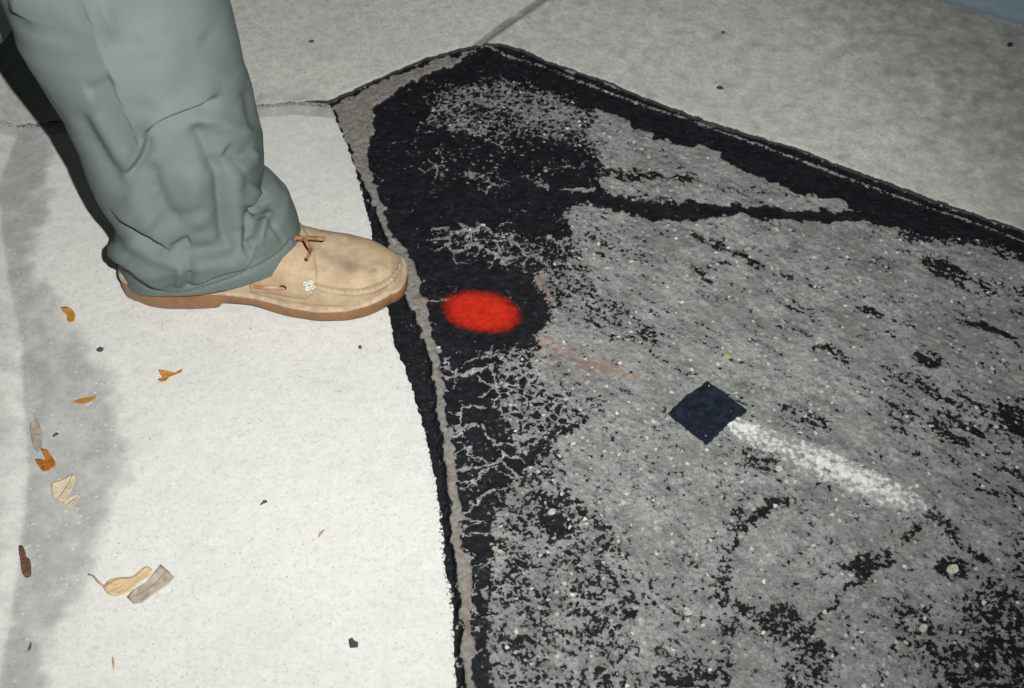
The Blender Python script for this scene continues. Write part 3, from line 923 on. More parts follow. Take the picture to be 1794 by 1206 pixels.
def lap(pts, hi, lo, wh, wl, sharp=2.0):
    """cloth on the left of travel lies over the cloth on the right: + step above, dip below"""
    global disp
    pts = [tuple(p) for p in spline(pts, 5 * len(pts))]
    def f(a, b):
        d, s, t = seg_dist(a, b, pts)
        e = smooth(np.minimum(t, 1 - t) * 3.2 + 0.05)
        sd = d * s      # + = right side on screen (y down)
        up = smooth(0.5 - sd / (2 * sharp))
        return e * (up * hi * np.exp(-(np.minimum(sd, 0) / wh) ** 2) - (1 - up) * lo * np.exp(-(np.maximum(sd, 0) / wl) ** 2)) / 1000
    disp = disp + 1.5 * local(f, FX, FY, pts, max(wh, wl) * 3, 0)
# lower bunching
lap([(190, 364), (206, 374), (224, 383), (240, 392), (262, 405), (285, 424), (304, 443)], 5, 9, 26, 15)
lap([(437, 368), (442, 356), (449, 344), (460, 328)], 5, 9, 18, 14)
lap([(176, 418), (190, 432), (203, 446), (217, 459), (250, 480), (280, 502), (300, 518)], 6, 8, 24, 13)
lap([(316, 508), (345, 491), (400, 470), (428, 463), (444, 448), (452, 424)], 5, 5, 20, 12)
fold([(437, 368), (434, 395), (433, 425), (437, 452)], -7, 7)
fold([(452, 430), (456, 405), (462, 385), (472, 362)], 5, 9)
fold([(446, 350), (452, 372), (446, 400), (444, 430)], -6, 9)
fold([(466, 345), (466, 362), (458, 385)], -4, 8)
fold([(472, 385), (484, 404), (500, 428)], -1.6, 5)
fold([(300, 440), (318, 446), (360, 440), (420, 446)], -4.0, 13)
fold([(300, 438), (318, 428), (335, 424)], -4.5, 8)
fold([(215, 412), (250, 432), (290, 452), (330, 462)], 5, 17)
fold([(225, 395), (255, 415), (290, 438)], -3, 10)
fold([(330, 462), (380, 456), (425, 448)], 4, 12)
fold([(320, 456), (317, 480), (310, 505)], 3, 8); fold([(335, 470), (330, 490), (322, 505)], -2.5, 7)
fold([(205, 420), (212, 436), (230, 452)], 3, 10)
# mid leg
fold([(378, 268), (385, 320), (390, 370), (396, 420), (424, 452)], -5.0, 13)
fold([(336, 214), (354, 240), (366, 272), (376, 310)], -4, 14)
fold([(416, 290), (414, 350), (420, 415)], 4.0, 15)
fold([(335, 290), (342, 350), (350, 410)], 4.0, 22)
fold([(262, 280), (272, 325), (288, 365), (310, 405)], -4.0, 16)
fold([(300, 390), (330, 378), (362, 360)], -2.2, 13)
fold([(225, 330), (250, 365), (275, 395)], 3.0, 16)
lap([(244, 250), (258, 228), (280, 208), (310, 194), (345, 182), (374, 170), (392, 166)], 7.5, 6.5, 24, 20, 8)
lap([(212, 310), (232, 292), (248, 268), (256, 244), (262, 228)], 4.0, 5.0, 18, 14, 7)
fold([(320, 208), (375, 212), (418, 230), (456, 236)], 3.6, 15)
fold([(395, 262), (420, 276), (450, 268)], -3.5, 15)
fold([(432, 150), (442, 190), (450, 232)], -3.0, 12)
fold([(424, 300), (440, 285), (452, 262)], 2.5, 12)
# upper leg
lap([(172, 52), (184, 34), (204, 18), (236, 6), (290, -8)], 7.0, 6.0, 30, 20, 8)
lap([(-10, -20), (22, 8), (46, 28), (80, 38), (112, 44), (150, 58)], 6.0, 6.0, 24, 20, 9)
fold([(150, 165), (178, 152), (204, 138)], -3.2, 14)
fold([(180, 80), (215, 75), (245, 64)], -2.4, 15)
fold([(350, 60), (390, 90), (424, 130)], -2.0, 26)
fold([(290, 60), (288, 120), (262, 190)], 3.0, 34)
fold([(130, 190), (160, 240), (190, 290), (220, 340)], -3.0, 15)
fold([(160, 190), (190, 245), (218, 290)], 2.5, 16)
# pressed crease
crease = [(150, -20), (154, 15), (166, 62), (190, 122), (215, 182), (236, 232), (246, 262)]
def press(a, b):
    d, s_, t = seg_dist(a, b, [tuple(p) for p in spline(crease, 40)])
    return np.exp(-d / 26.0) * smooth((1.0 - t) * 3)
disp = disp + 0.0042 * local(press, FX, FY, crease, 120, 0)
sd_ = local(lambda a, b: seg_dist(a, b, [tuple(p) for p in spline(crease, 40)])[0], FX, FY, crease, 30, 99)
seam = np.maximum(seam, 0.6 * smooth(1 - sd_ / 1.8))
# hem stitching line, about 25 px above the hem edge
hemst = [(222, 486), (260, 506), (300, 514), (330, 512), (384, 496), (440, 474), (490, 444), (514, 418)]
sd_ = local(lambda a, b: seg_dist(a, b, [tuple(p) for p in spline(hemst, 60)])[0], FX, FY, hemst, 30, 99)
disp -= 0.0016 * np.exp(-(sd_ / 2.2) ** 2)
seam = np.maximum(seam, 0.55 * smooth(1 - sd_ / 1.5))
side = [(330, 455), (322, 480), (320, 505), (318, 524)]
sd_ = local(lambda a, b: seg_dist(a, b, side)[0], FX, FY, side, 20, 99)
disp -= 0.0008 * np.exp(-(sd_ / 2) ** 2)
soft = (fbm(FX / 130, FY / 130, 2, 91) - 0.5) * 0.005
disp = disp + soft
ca_, sa_ = math.cos(0.5), math.sin(0.5)
disp = disp + (fbm((FX * ca_ - FY * sa_) / 60, (FX * sa_ + FY * ca_) / 22, 3, 95) - 0.5) * 0.0016 * (0.35 + 0.65 * smooth((FY - 150) / 150))
back = (fbm(th[None, :] * 3 + 0 * FX, SR[:, 2][:, None] * 14 + 0 * FX, 3, 90) - 0.5) * 0.012
D = disp * fw + back * (1 - fw)
LEG = SURF + NRM * D[..., None]
# hem: turn inwards and up
def with_hem(P_):
    c = P_[0].mean(0)
    inner = []
    for s, dz in ((0.985, -0.0008), (0.965, 0.001), (0.95, 0.02), (0.90, 0.05)):
        q = c + (P_[0] - c) * np.array([s, s, 1]); q = q.copy(); q[:, 2] += dz
        inner.append(q)
    return np.concatenate([np.array(inner[::-1]), P_], 0)
LEG = with_hem(LEG)
seam_ = np.concatenate([np.zeros((4, NU)), seam], 0)
V1 = LEG.reshape(-1, 3); F1 = grid_faces(LEG.shape[0], NU, wrap=True)
A1 = (seam_ * np.concatenate([np.zeros((4, NU)), fw], 0)).ravel()

# the other leg, striding back to the left
def plain_leg(path, rad, nu=96, seed=4):
    P_ = spline(path, 140); r_ = np.interp(np.linspace(0, 1, 140), np.linspace(0, 1, len(rad)), rad)
    t_ = np.linspace(0, 2 * math.pi, nu, endpoint=False)
    out = np.zeros((140, nu, 3))
    wr = (fbm(np.cos(t_)[None, :] * 1.5 + P_[:, 2][:, None] * 16, np.sin(t_)[None, :] * 1.5 + P_[:, 2][:, None] * 5, 3, seed) - 0.5) * 0.02
    rr = r_[:, None] + wr
    out[:, :, 0] = P_[:, 0][:, None] + np.cos(t_)[None] * rr
    out[:, :, 1] = P_[:, 1][:, None] + np.sin(t_)[None] * rr
    out[:, :, 2] = P_[:, 2][:, None]
    return out
L2 = plain_leg([(-0.80, 1.17, 0.05), (-0.755, 1.16, 0.11), (-0.628, 1.14, 0.22), (-0.57, 1.13, 0.33), (-0.52, 1.12, 0.50), (-0.47, 1.12, 0.92)], [0.098, 0.096, 0.097, 0.10, 0.105, 0.11])
V2 = L2.reshape(-1, 3); F2 = grid_faces(140, 96, wrap=True) + len(V1)
# seat and waist
W = []
for z, a, b in ((0.80, .15, .13), (0.86, .185, .16), (0.95, .19, .165), (1.05, .178, .15), (1.10, .175, .145)):
    t_ = np.linspace(0, 2 * math.pi, 64, endpoint=False)
    W.append(np.stack([-0.45 + b * np.cos(t_), 1.08 + a * np.sin(t_), z + 0 * t_], -1))
W = np.array(W); V3 = W.reshape(-1, 3); F3 = grid_faces(5, 64, wrap=True) + len(V1) + len(V2)
V3b = np.array([[-0.45, 1.08, 0.80], [-0.45, 1.08, 1.10]])
n0 = len(V1) + len(V2); n3 = n0 + len(V3)
# close with fans written as thin quads
capF = [(n3, n0 + i, n0 + (i + 1) % 64, n0 + (i + 1) % 64) for i in range(0)]
VV = np.vstack([V1, V2, V3]); FF = np.vstack([F1, F2, F3])
trousers = add_part('trousers', VV, FF, M_FAB, person, attrs=dict(seam=np.concatenate([A1, np.zeros(len(V2) + len(V3))])))
# stitching along the hem and the side seam
LG0 = SURF + NRM * D[..., None]
sv, sf = [], []
vis = np.where(facing > 0.1, 0, 1e6)
M_HEM = simple('hem_thread', (0.20, 0.245, 0.235), 0.8)
for pl, n_d in ((hemst, 46), ([(332, 458), (324, 480), (320, 500)], 9)):
    q = spline(pl, n_d * 3)
    for i in range(0, len(q) - 2, 3):
        pp = []
        for a, b in (q[i], q[i + 1]):
            k_ = np.argmin((FX - a) ** 2 + (FY - b) ** 2 + vis)
            pp.append(LG0.reshape(-1, 3)[k_] + NRM.reshape(-1, 3)[k_] * 0.0004)
        if np.linalg.norm(pp[0] - pp[1]) < 1e-4: continue
        v, f = tube(pp, 0.00042, 5)
        o = len(sv); sv.extend(v); sf.extend([tuple(i_ + o for i_ in q_) for q_ in f])
hs = add_part('hem_stitching', sv, sf, M_HEM, trousers)
belt_pts = [(-0.45 + .150 * math.cos(t), 1.08 + .180 * math.sin(t), 1.085) for t in np.linspace(0, 2 * math.pi, 49)]
bV, bF = tube(belt_pts, 0.006, 8, False, flat=3.0)
add_part('belt', bV, bF, simple('belt_leather', (0.05, 0.03, 0.02), 0.5), person)

# body inside the clothes: one continuous skinned mesh
me = bpy.data.meshes.new('body')
joints = [(-0.45, 1.08, 1.02), (-0.45, 1.08, 0.90), (-0.43, 1.03, 0.84), (-0.385, 0.985, 0.46), (-0.37, 0.95, 0.14), (-0.365, 0.942, 0.075),
          (-0.47, 1.12, 0.84), (-0.53, 1.12, 0.45), (-0.73, 1.16, 0.14), (-0.79, 1.17, 0.085), (-0.45, 1.08, 1.16), (-0.44, 1.08, 1.30)]
me.from_pydata([tuple(np.array(j) - POFF) for j in joints], [(0, 1), (1, 2), (2, 3), (3, 4), (4, 5), (1, 6), (6, 7), (7, 8), (8, 9), (0, 10), (10, 11)], [])
body = link('body', me, M_SKIN, person)
sk_m = body.modifiers.new('skin', 'SKIN')
rad = [.11, .12, .075, .05, .036, .034, .075, .05, .036, .034, .12, .13]
for i, v in enumerate(me.skin_vertices[0].data):
    v.radius = (rad[i], rad[i]); v.use_root = (i == 0)
ss = body.modifiers.new('sub', 'SUBSURF'); ss.levels = 1; ss.render_levels = 1
# shirt over the torso, above the picture
S = []
for z, a, b in ((1.00, .205, .165), (1.10, .20, .16), (1.22, .205, .155), (1.36, .22, .15), (1.44, .18, .12), (1.48, .07, .065)):
    t_ = np.linspace(0, 2 * math.pi, 64, endpoint=False)
    w_ = 1 + 0.02 * np.sin(t_ * 7 + z * 20)
    S.append(np.stack([-0.45 + b * np.cos(t_) * w_, 1.08 + a * np.sin(t_) * w_, z + 0 * t_], -1))
S = np.array(S)
add_part('shirt', S.reshape(-1, 3), grid_faces(6, 64, wrap=True), simple('shirt_cotton', (0.35, 0.36, 0.38), 0.9), person)

# ------------------------------------------------------------------ shoe
def leather_mat():
    k = NT('tan_nubuck')
    st = k.attr('stain'); gv = k.attr('groove')
    n = k.noise(60, 5, 0.65); n2 = k.noise(600, 3, 0.6)
    c = k.mix(k.step(n, 0.3, 0.72), (0.355, 0.265, 0.170), (0.475, 0.372, 0.250))
    c = k.mix(k.math('MULTIPLY', k.step(n2, 0.42, 0.7), 0.25), c, (0.32, 0.23, 0.15))
    sn_ = k.step(k.math('ADD', st, k.math('MULTIPLY', k.math('SUBTRACT', k.noise(80, 5, 0.7), 0.5), 0.9)), 0.2, 0.9)
    c = k.mix(k.math('MULTIPLY', sn_, 0.85), c, (0.17, 0.125, 0.105))
    c = k.mix(gv, c, (0.20, 0.14, 0.09))
    k.bump(k.math('ADD', n, n2), 0.25, 0.0006)
    return k.done(c, 0.85, 0.15)
M_LEA = leather_mat()
def gum():
    k = NT('gum_sole')
    n = k.noise(30, 4, 0.6)
    c = k.mix(k.step(n, 0.3, 0.7), (0.165, 0.082, 0.034), (0.245, 0.130, 0.058))
    sp = k.noise(500, 3)
    c = k.mix(k.math('MULTIPLY', k.step(sp, 0.5, 0.7), 0.2), c, (0.12, 0.06, 0.03))
    k.bump(sp, 0.15, 0.0005)
    return k.done(c, 0.42, 0.4)
M_GUM = gum()
M_WELT = simple('pale_welt', (0.42, 0.33, 0.23), 0.6, 0.25, 120)
M_LACE = simple('orange_lace', (0.36, 0.185, 0.085), 0.6, 0.5, 160)
M_HOLE = simple('eyelet_dark', (0.03, 0.012, 0.008), 0.6)
M_THREAD = simple('pale_thread', (0.55, 0.55, 0.50), 0.7)

HEELX, TOEX, AXY = -0.4255, -0.1165, 0.944
LEN = TOEX - HEELX
T_ = [0, .012, .035, .08, .15, .25, .36, .48, .60, .70, .80, .88, .94, .975, .992, 1.0]
WN_ = [0.0, .012, .021, .030, .035, .035, .032, .035, .045, .0510, .0500, .0430, .0325, .0215, .012, 0.0]
WF_ = [0.0, .012, .020, .028, .032, .032, .030, .033, .040, .0440, .0440, .0390, .0310, .0215, .012, 0.0]
def wn(t): return np.interp(t, T_, WN_)
def wf(t): return np.interp(t, T_, WF_)
def axis_y(t): return AXY + 0.002 - 0.002 * t

def outline(n, grow=0.0):
    """closed outline, clockwise from heel round the near side"""
    t = 0.5 - 0.5 * np.cos(np.linspace(0, math.pi, n))
    tt = HEELX - grow + (LEN + 2 * grow) * t
    k = 1 + grow / 0.045
    near = np.stack([tt, axis_y(t) - sm_w(t, WN_) * k], -1)
    farp = np.stack([tt, axis_y(t) + sm_w(t, WF_) * k], -1)
    return np.concatenate([near, farp[::-1][1:-1]], 0), np.concatenate([t, t[::-1][1:-1]])
def sm_w(t, W_):
    base = np.interp(t, T_, W_)
    fine = np.linspace(0, 1, 800); w = np.interp(fine, T_, W_)
    ker = np.ones(41) / 41
    w2 = np.convolve(np.concatenate([-w[1:21][::-1], w, -w[-21:-1][::-1]]), ker, 'valid')
    s_ = np.interp(t, fine, w2)
    rnd = np.sqrt(np.clip(1 - ((0.05 - np.minimum(t, 1 - t)) / 0.05) ** 2, 0, 1))
    e = np.minimum(t, 1 - t)
    return np.where(e < 0.05, np.interp(0.05 + 0 * t, fine, w2) * 0 + np.where(t < .5, np.interp(0.05, fine, w2), np.interp(0.95, fine, w2)) * rnd ** 0.9, s_)

def bottom_z(t):
    arch = 0.008 * smooth((t - 0.335) / 0.02) * smooth((0.60 - t) / 0.17)
    toe = 0.006 * smooth((t - 0.84) / 0.16)
    return 0.0015 + arch + toe
def sole_top(t):
    return np.interp(t, [0, .2, .35, .5, .62, .8, 1.0], [.033, .031, .026, .022, .0195, .020, .026])

on, ot = outline(150)
levels = []
for g, fz in ((-0.004, 0.0), (-0.001, 0.06), (0.002, 0.25), (0.0025, 0.6), (0.0015, 0.93), (0.0, 1.0)):
    p, t = outline(150, g)
    levels.append(np.stack([p[:, 0], p[:, 1], bottom_z(t) + (sole_top(t) - bottom_z(t)) * fz], -1))
LV = np.array(levels); n_ = LV.shape[1]
shoe = bpy.data.objects.new('shoe', None); C.objects.link(shoe); shoe.parent = person
shoe.location = (0, 0, 0)
def closed_stack(LV):
    V_ = LV.reshape(-1, 3); F_ = [tuple(f) for f in grid_faces(LV.shape[0], LV.shape[1], wrap=True)]
    n = LV.shape[1]; h = (n // 2)
    for base_, fl_ in ((0, True), ((LV.shape[0] - 1) * n, False)):
        near = list(range(0, h + 1)); farr = [0] + list(range(n - 1, h - 1, -1))
        for i in range(h):
            q = [near[i], near[i + 1], farr[i + 1], farr[i]]
            q = [base_ + v for v in dict.fromkeys(q)]
            if len(q) >= 3: F_.append(tuple(q if fl_ else q[::-1]))
    return V_, F_
V_, F_ = closed_stack(LV)
def fixn(o):
    bm = bmesh.new(); bm.from_mesh(o.data); bmesh.ops.recalc_face_normals(bm, faces=bm.faces); bm.to_mesh(o.data); bm.free()
    for p in o.data.polygons: p.use_smooth = True
    return o
fixn(add_part('sole', V_, F_, M_GUM, shoe))
wl_ = []
for g, dz in ((0.0005, -0.001), (0.0026, 0.0003), (0.0026, 0.0018), (-0.001, 0.0036)):
    p, t = outline(150, g); wl_.append(np.stack([p[:, 0], p[:, 1], sole_top(t) + dz], -1))
V_, F_ = closed_stack(np.array(wl_))
fixn(add_part('welt', V_, F_, M_WELT, shoe))

# upper: arched cross sections from heel to toe
NT_, NP_ = 300, 170
tt = 0.5 - 0.5 * np.cos(np.linspace(0.0, math.pi, NT_)); tt = 0.5 * tt + 0.5 * np.linspace(0, 1, NT_)
ph = np.linspace(0, math.pi, NP_)
top_h = np.interp(tt, [0, .04, .12, .25, .38, .50, .60, .66, .72, .80, .88, .94, .98, 1.0],
                  [.058, .066, .072, .080, .092, .097, .088, .075, .066, .0600, .0545, .0490, .0420, .034])
ker = np.ones(9) / 9
top_h = np.convolve(np.pad(top_h, 4, mode='edge'), ker, 'valid')
wnn = sm_w(tt, WN_) - 0.0015; wff = sm_w(tt, WF_) - 0.0015
wnn = np.maximum(wnn, 0.0); wff = np.maximum(wff, 0.0)
st_ = sole_top(tt) + 0.001
cph = np.cos(ph); sph = np.sin(ph)
e1 = 0.62
yy = np.where(cph > 0, -1, 1)[None, :] * np.abs(cph)[None, :] ** e1 * np.where(cph > 0, 1, 1)
Yn = np.where(cph[None, :] > 0, wnn[:, None], wff[:, None]) * yy
endr = np.sqrt(np.clip(1 - (np.clip((tt - 0.965) / 0.035, 0, 1)) ** 2, 0, 1))
zz = st_[:, None] + (top_h - st_)[:, None] * (np.abs(sph)[None, :] ** 0.72) * np.maximum(endr, 0.25)[:, None]
UX = (HEELX + 0.0015 + (LEN - 0.003) * tt)[:, None] + 0 * Yn
UY = axis_y(tt)[:, None] + Yn
U = np.stack([UX, UY, zz], -1)
# heel and toe lean: higher up the cup is pulled inwards
lean_t = smooth((tt - 0.86) / 0.14)[:, None]; lean_h = smooth((0.10 - tt) / 0.10)[:, None]
rel = (zz - st_[:, None])
U[..., 0] -= 0.30 * lean_t * rel * 0.9
U[..., 0] += 0.8 * lean_h * rel
def nrm2(P_):
    du = np.gradient(P_, axis=1); dv = np.gradient(P_, axis=0)
    n = np.cross(du, dv); n /= np.linalg.norm(n, axis=-1, keepdims=True) + 1e-9
    if (n[..., 2]).sum() < 0: n = -n
    return n
UN = nrm2(U)
ux, uy = to_px(U[..., 0], U[..., 1], U[..., 2])
ud = np.zeros(ux.shape); stain = np.zeros(ux.shape); groove = np.zeros(ux.shape)
def uline(pts, n=40): return [tuple(p) for p in spline(pts, n)]
PLUG = uline([(553, 497), (575, 504), (605, 509), (635, 508), (662, 500), (684, 486), (697, 470), (700, 458)])
d, s, t = seg_dist(ux, uy, PLUG)
sdp = d * s
# plug seam: the wall puckers up against the flat plug
ud += 0.0020 * np.exp(-((sdp - 5) / 4.0) ** 2) - 0.0018 * np.exp(-(sdp / 2.2) ** 2)
pk = np.sin(t * 150) * 0.0004 * np.exp(-((sdp - 5) / 4) ** 2); ud += pk
groove = np.maximum(groove, 0.55 * smooth(1 - d / 2.2))
# side lines on the wall
for ln, dep in ((uline([(440, 519), (500, 529), (560, 537), (620, 537), (660, 526), (695, 505)]), 0.0009), (uline([(470, 528), (540, 545), (600, 548), (650, 540), (690, 522)]), 0.0006)):
    d, s, t = seg_dist(ux, uy, ln); ud -= dep * np.exp(-(d / 1.8) ** 2); groove = np.maximum(groove, 0.35 * smooth(1 - d / 1.8))
# saddle panel with rounded lower corner
SAD = [(546, 430), (551, 455), (554, 480), (553, 502), (547, 516), (534, 523), (515, 521), (480, 514), (440, 510), (430, 420), (520, 380)]
sd = poly_sd(ux, uy, SAD)
ud += 0.0014 * smooth(sd / 3 + 0.5)
groove = np.maximum(groove, 0.5 * smooth(1 - np.abs(sd) / 1.6))
groove = np.maximum(groove, 0.30 * smooth(1 - np.abs(sd - 5) / 1.0))
# stains from wear
for (a, b, rx, ry, v) in ((618, 466, 42, 17, 0.62), (590, 455, 34, 14, 0.45), (655, 474, 18, 8, 0.5), (567, 472, 6, 6, 0.55), (550, 437, 10, 5, 0.6), (555, 502, 26, 6, .35), (587, 520, 12, 6, .35)):
    stain = np.maximum(stain, v * np.exp(-(((ux - a) / rx) ** 2 + ((uy - b) / ry) ** 2)))
ud += (fbm(ux / 16, uy / 16, 3, 33) - 0.5) * 0.0012
ud *= smooth((0.992 - tt) / 0.02)[:, None]
U2 = U + UN * ud[..., None]
up = add_part('upper', U2.reshape(-1, 3), grid_faces(NT_, NP_), M_LEA, shoe, attrs=dict(stain=stain, groove=groove))
fixn(up)

def on_upper(px, py, lift=0.0):
    k_ = np.argmin((ux - px) ** 2 + (uy - py) ** 2 - 0 * ux + np.where(UN[..., 1] > 0.6, 1e6, 0))
    return U2.reshape(-1, 3)[k_] + UN.reshape(-1, 3)[k_] * lift

# stitches along the plug and the saddle
bm_v = []; bm_f = []
def stitch(p0, p1, r=0.00045):
    v, f = tube([p0, (np.array(p0) + p1) / 2 + np.array([0, 0, .0003]), p1], r, 6)
    o = len(bm_v); bm_v.extend(v); bm_f.extend([tuple(i + o for i in q) for q in f])
for i in range(2, 38, 2):
    a = PLUG[i]
    stitch(on_upper(a[0], a[1] - 2, .0006), on_upper(a[0] + .6, a[1] + 5, .0008))
fixn(add_part('stitching', bm_v, bm_f, M_THREAD, shoe))

# lace: the loop over the tongue, its cut end, and the run along the side
p_eye = on_upper(537, 457, 0.001)
l0 = at_y(514, 420, 0.925); l1 = at_y(530, 417, 0.925); l2 = at_y(569, 419, 0.928)
v, f = tube(spline([l0, at_y(522, 416, 0.926), l1, at_y(548, 417.5, 0.924), l2], 24), 0.0024, 10, True, 0.8)
fixn(add_part('lace_end', v, f, M_LACE, shoe))
v, f = tube(spline([at_y(524, 420, 0.93), at_y(534, 420, 0.92), at_y(541, 432, 0.912), on_upper(541, 446, .003), on_upper(536, 455, .0005)], 26), 0.0020, 10, True, 0.8)
fixn(add_part('lace', v, f, M_LACE, shoe))
v, f = tube(spline([on_upper(440, 500, .0002), on_upper(460, 500, .0018), on_upper(480, 501, .002), on_upper(494, 502, .0012), on_upper(500, 503, -.0006)], 24), 0.0022, 10, True, 0.8)
fixn(add_part('side_lace', v, f, simple('pink_tan_lace', (0.50, 0.36, 0.30), 0.6, 0.5, 90, col2=(0.35, 0.14, 0.07)), shoe))
def disc(px, py, r, m, name, lift=.0008, ax=1.0):
    c = on_upper(px, py, lift)
    k_ = np.argmin((ux - px) ** 2 + (uy - py) ** 2)
    nn = Vector(UN.reshape(-1, 3)[k_]); s_ = nn.cross(Vector((0, 0, 1))).normalized(); u_ = s_.cross(nn)
    V_ = []; F_ = []
    for lv, (rr, hh) in enumerate(((1.0, -0.001), (1.0, 0.0), (0.75, 0.0004))):
        for q in range(14):
            a = 2 * math.pi * q / 14
            V_.append(tuple(Vector(c) + s_ * math.cos(a) * r * rr * ax + u_ * math.sin(a) * r * rr + nn * hh))
    for lv in range(2):
        for q in range(14): F_.append((lv * 14 + q, lv * 14 + (q + 1) % 14, (lv + 1) * 14 + (q + 1) % 14, (lv + 1) * 14 + q))
    F_.append(tuple(28 + q for q in range(14)))
    return V_, F_, c, s_, u_, nn
v, f, *_r = disc(498, 502.5, 0.0026, None, '', 0.0008, 1.5)
fixn(add_part('eyelet', v, f, M_HOLE, shoe))
v, f, *_r = disc(536, 457, 0.0022, None, '', 0.0004)
fixn(add_part('eyelet', v, f, M_HOLE, shoe))
# white flower shaped emblem: ring of petals round an open centre
_, _, c, s_, u_, nn = disc(541, 498, 0.002, None, '')
ev = []; ef = []
for q in range(4):
    a = 2 * math.pi * q / 4 + 0.5
    cc = Vector(c) + s_ * math.cos(a) * 0.0040 + u_ * math.sin(a) * 0.0040 + nn * 0.0006
    v, f = tube([cc + (s_ * math.cos(b) + u_ * math.sin(b)) * 0.0018 for b in np.linspace(0, 2 * math.pi, 13)], 0.0014, 7, False, 0.5)
    o = len(ev); ev.extend(v); ef.extend([tuple(i + o for i in qd) for qd in f])
fixn(add_part('emblem', ev, ef, simple('white_thread', (0.56, 0.57, 0.53), 0.7), shoe))

# second shoe: same parts, under the rear leg (outside the picture)
shoe2 = shoe.copy(); C.objects.link(shoe2)
for ch in list(shoe.children):
    c2 = ch.copy(); C.objects.link(c2); c2.parent = shoe2
shoe2.location = (-0.372, 0.166, 0.0)
shoe2.rotation_euler = (0, 0, R(100))

# ------------------------------------------------------------------ litter on the gutter
def gz(x, y):
    k_ = np.argmin((GX - x) ** 2 + (GY - y) ** 2)
    return float(GZ.ravel()[k_])
def flake(name, outline_px, m, label, cat, thick=0.0006, curl=0.004, vein=None, on_gutter=True, lift=0.0012, group=None, rough=0.8, smoothn=True):
    """a leaf or scrap: photographed outline, own thickness, gently curled"""
    pts = spline(list(outline_px) + [outline_px[0]], 5 * len(outline_px))[:-1] if smoothn else np.array(outline_px, float)
    wx, wy = ground(pts[:, 0], pts[:, 1], z=lift)
    cx_, cy_ = wx.mean(), wy.mean()
    z0 = gz(cx_, cy_) if on_gutter else -0.003
    if abs(z0) > 0.003:      # re-seat on sloping kerb
        wx, wy = ground(pts[:, 0], pts[:, 1], z=z0 + lift); cx_, cy_ = wx.mean(), wy.mean()
    x = wx - cx_; y = wy - cy_
    size = max(np.ptp(x), np.ptp(y)) / 2
    n = len(x)
    # principal direction for the curl
    ang = math.atan2(2 * (x * y).sum(), (x * x).sum() - (y * y).sum()) / 2
    rows = [(1.0,), (0.8,), (0.6,), (0.4,), (0.2,)]
    V_ = []; F_ = []
    for sgn in (1, -1):
        for k_, (f_,) in enumerate(rows):
            for i in range(n):
                xx, yy = x[i] * f_, y[i] * f_
                acr = -xx * math.sin(ang) + yy * math.cos(ang); alo = xx * math.cos(ang) + yy * math.sin(ang)
                h = curl * (acr / size) ** 2 * 2.2 + 0.5 * curl * (alo / size) ** 2
                V_.append((xx, yy, h + (thick / 2 if sgn > 0 else -thick / 2) + thick + 0.0002 * math.sin(i * 1.3)))
        V_.append((0, 0, thick + sgn * thick / 2))
    blk = n * len(rows) + 1
    for q, sgn in enumerate((1, -1)):
        o_b = q * blk
        for k_ in range(len(rows) - 1):
            for i in range(n):
                j = (i + 1) % n
                F_.append((o_b + k_ * n + i, o_b + k_ * n + j, o_b + (k_ + 1) * n + j, o_b + (k_ + 1) * n + i))
        for i in range(n):
            F_.append((o_b + (len(rows) - 1) * n + i, o_b + (len(rows) - 1) * n + (i + 1) % n, o_b + blk - 1))
    for i in range(n):
        j = (i + 1) % n
        F_.append((i, j, blk + j, blk + i))
    o = mesh_from(name, V_, F_, m); fixn(o)
    o.location = (cx_, cy_, z0 + 0.0012)
    tag(o, label, cat, group)
    if vein:
        vp = spline(vein, 14) if len(vein) > 2 else np.linspace(vein[0], vein[1], 10)
        vx, vy = ground(vp[:, 0], vp[:, 1], z=z0 + lift)
        P_ = []
        for a, b in zip(vx - cx_, vy - cy_):
            acr = -a * math.sin(ang) + b * math.cos(ang); alo = a * math.cos(ang) + b * math.sin(ang)
            P_.append((a, b, curl * (acr / size) ** 2 * 2.2 + 0.5 * curl * (alo / size) ** 2 + thick * 1.6))
        v, f = tube(P_, [0.0007] * (len(P_) - 3) + [0.0006, 0.0005, 0.0003], 6)
        vv = mesh_from('vein', v, f, M_VEIN, o); fixn(vv)
    return o

M_OR = simple('orange_dry_leaf', (0.47, 0.215, 0.030), 0.7, 0.35, 160)
M_OR2 = simple('burnt_orange_leaf', (0.38, 0.135, 0.018), 0.7, 0.35, 160)
M_CREAM = simple('cream_dry_leaf', (0.58, 0.49, 0.36), 0.8, 0.18, 90)
M_CREAM2 = simple('buff_dry_leaf', (0.60, 0.46, 0.27), 0.8, 0.2, 60)
M_VEIN = simple('leaf_vein', (0.33, 0.23, 0.14), 0.8)
M_TAN = simple('grey_tan_husk', (0.36, 0.31, 0.25), 0.85, 0.35, 220)
M_BARK = simple('red_brown_bark', (0.16, 0.075, 0.05), 0.85, 0.45, 300, 0.6)
M_STRAW = simple('straw', (0.42, 0.30, 0.17), 0.85)
M_DARKF = simple('dark_flake', (0.06, 0.06, 0.07), 0.8)
M_STONE = simple('pale_pebble', (0.50, 0.48, 0.41), 0.7, 0.35, 250)
M_YEL = simple('yellow_stone', (0.36, 0.35, 0.20), 0.8)

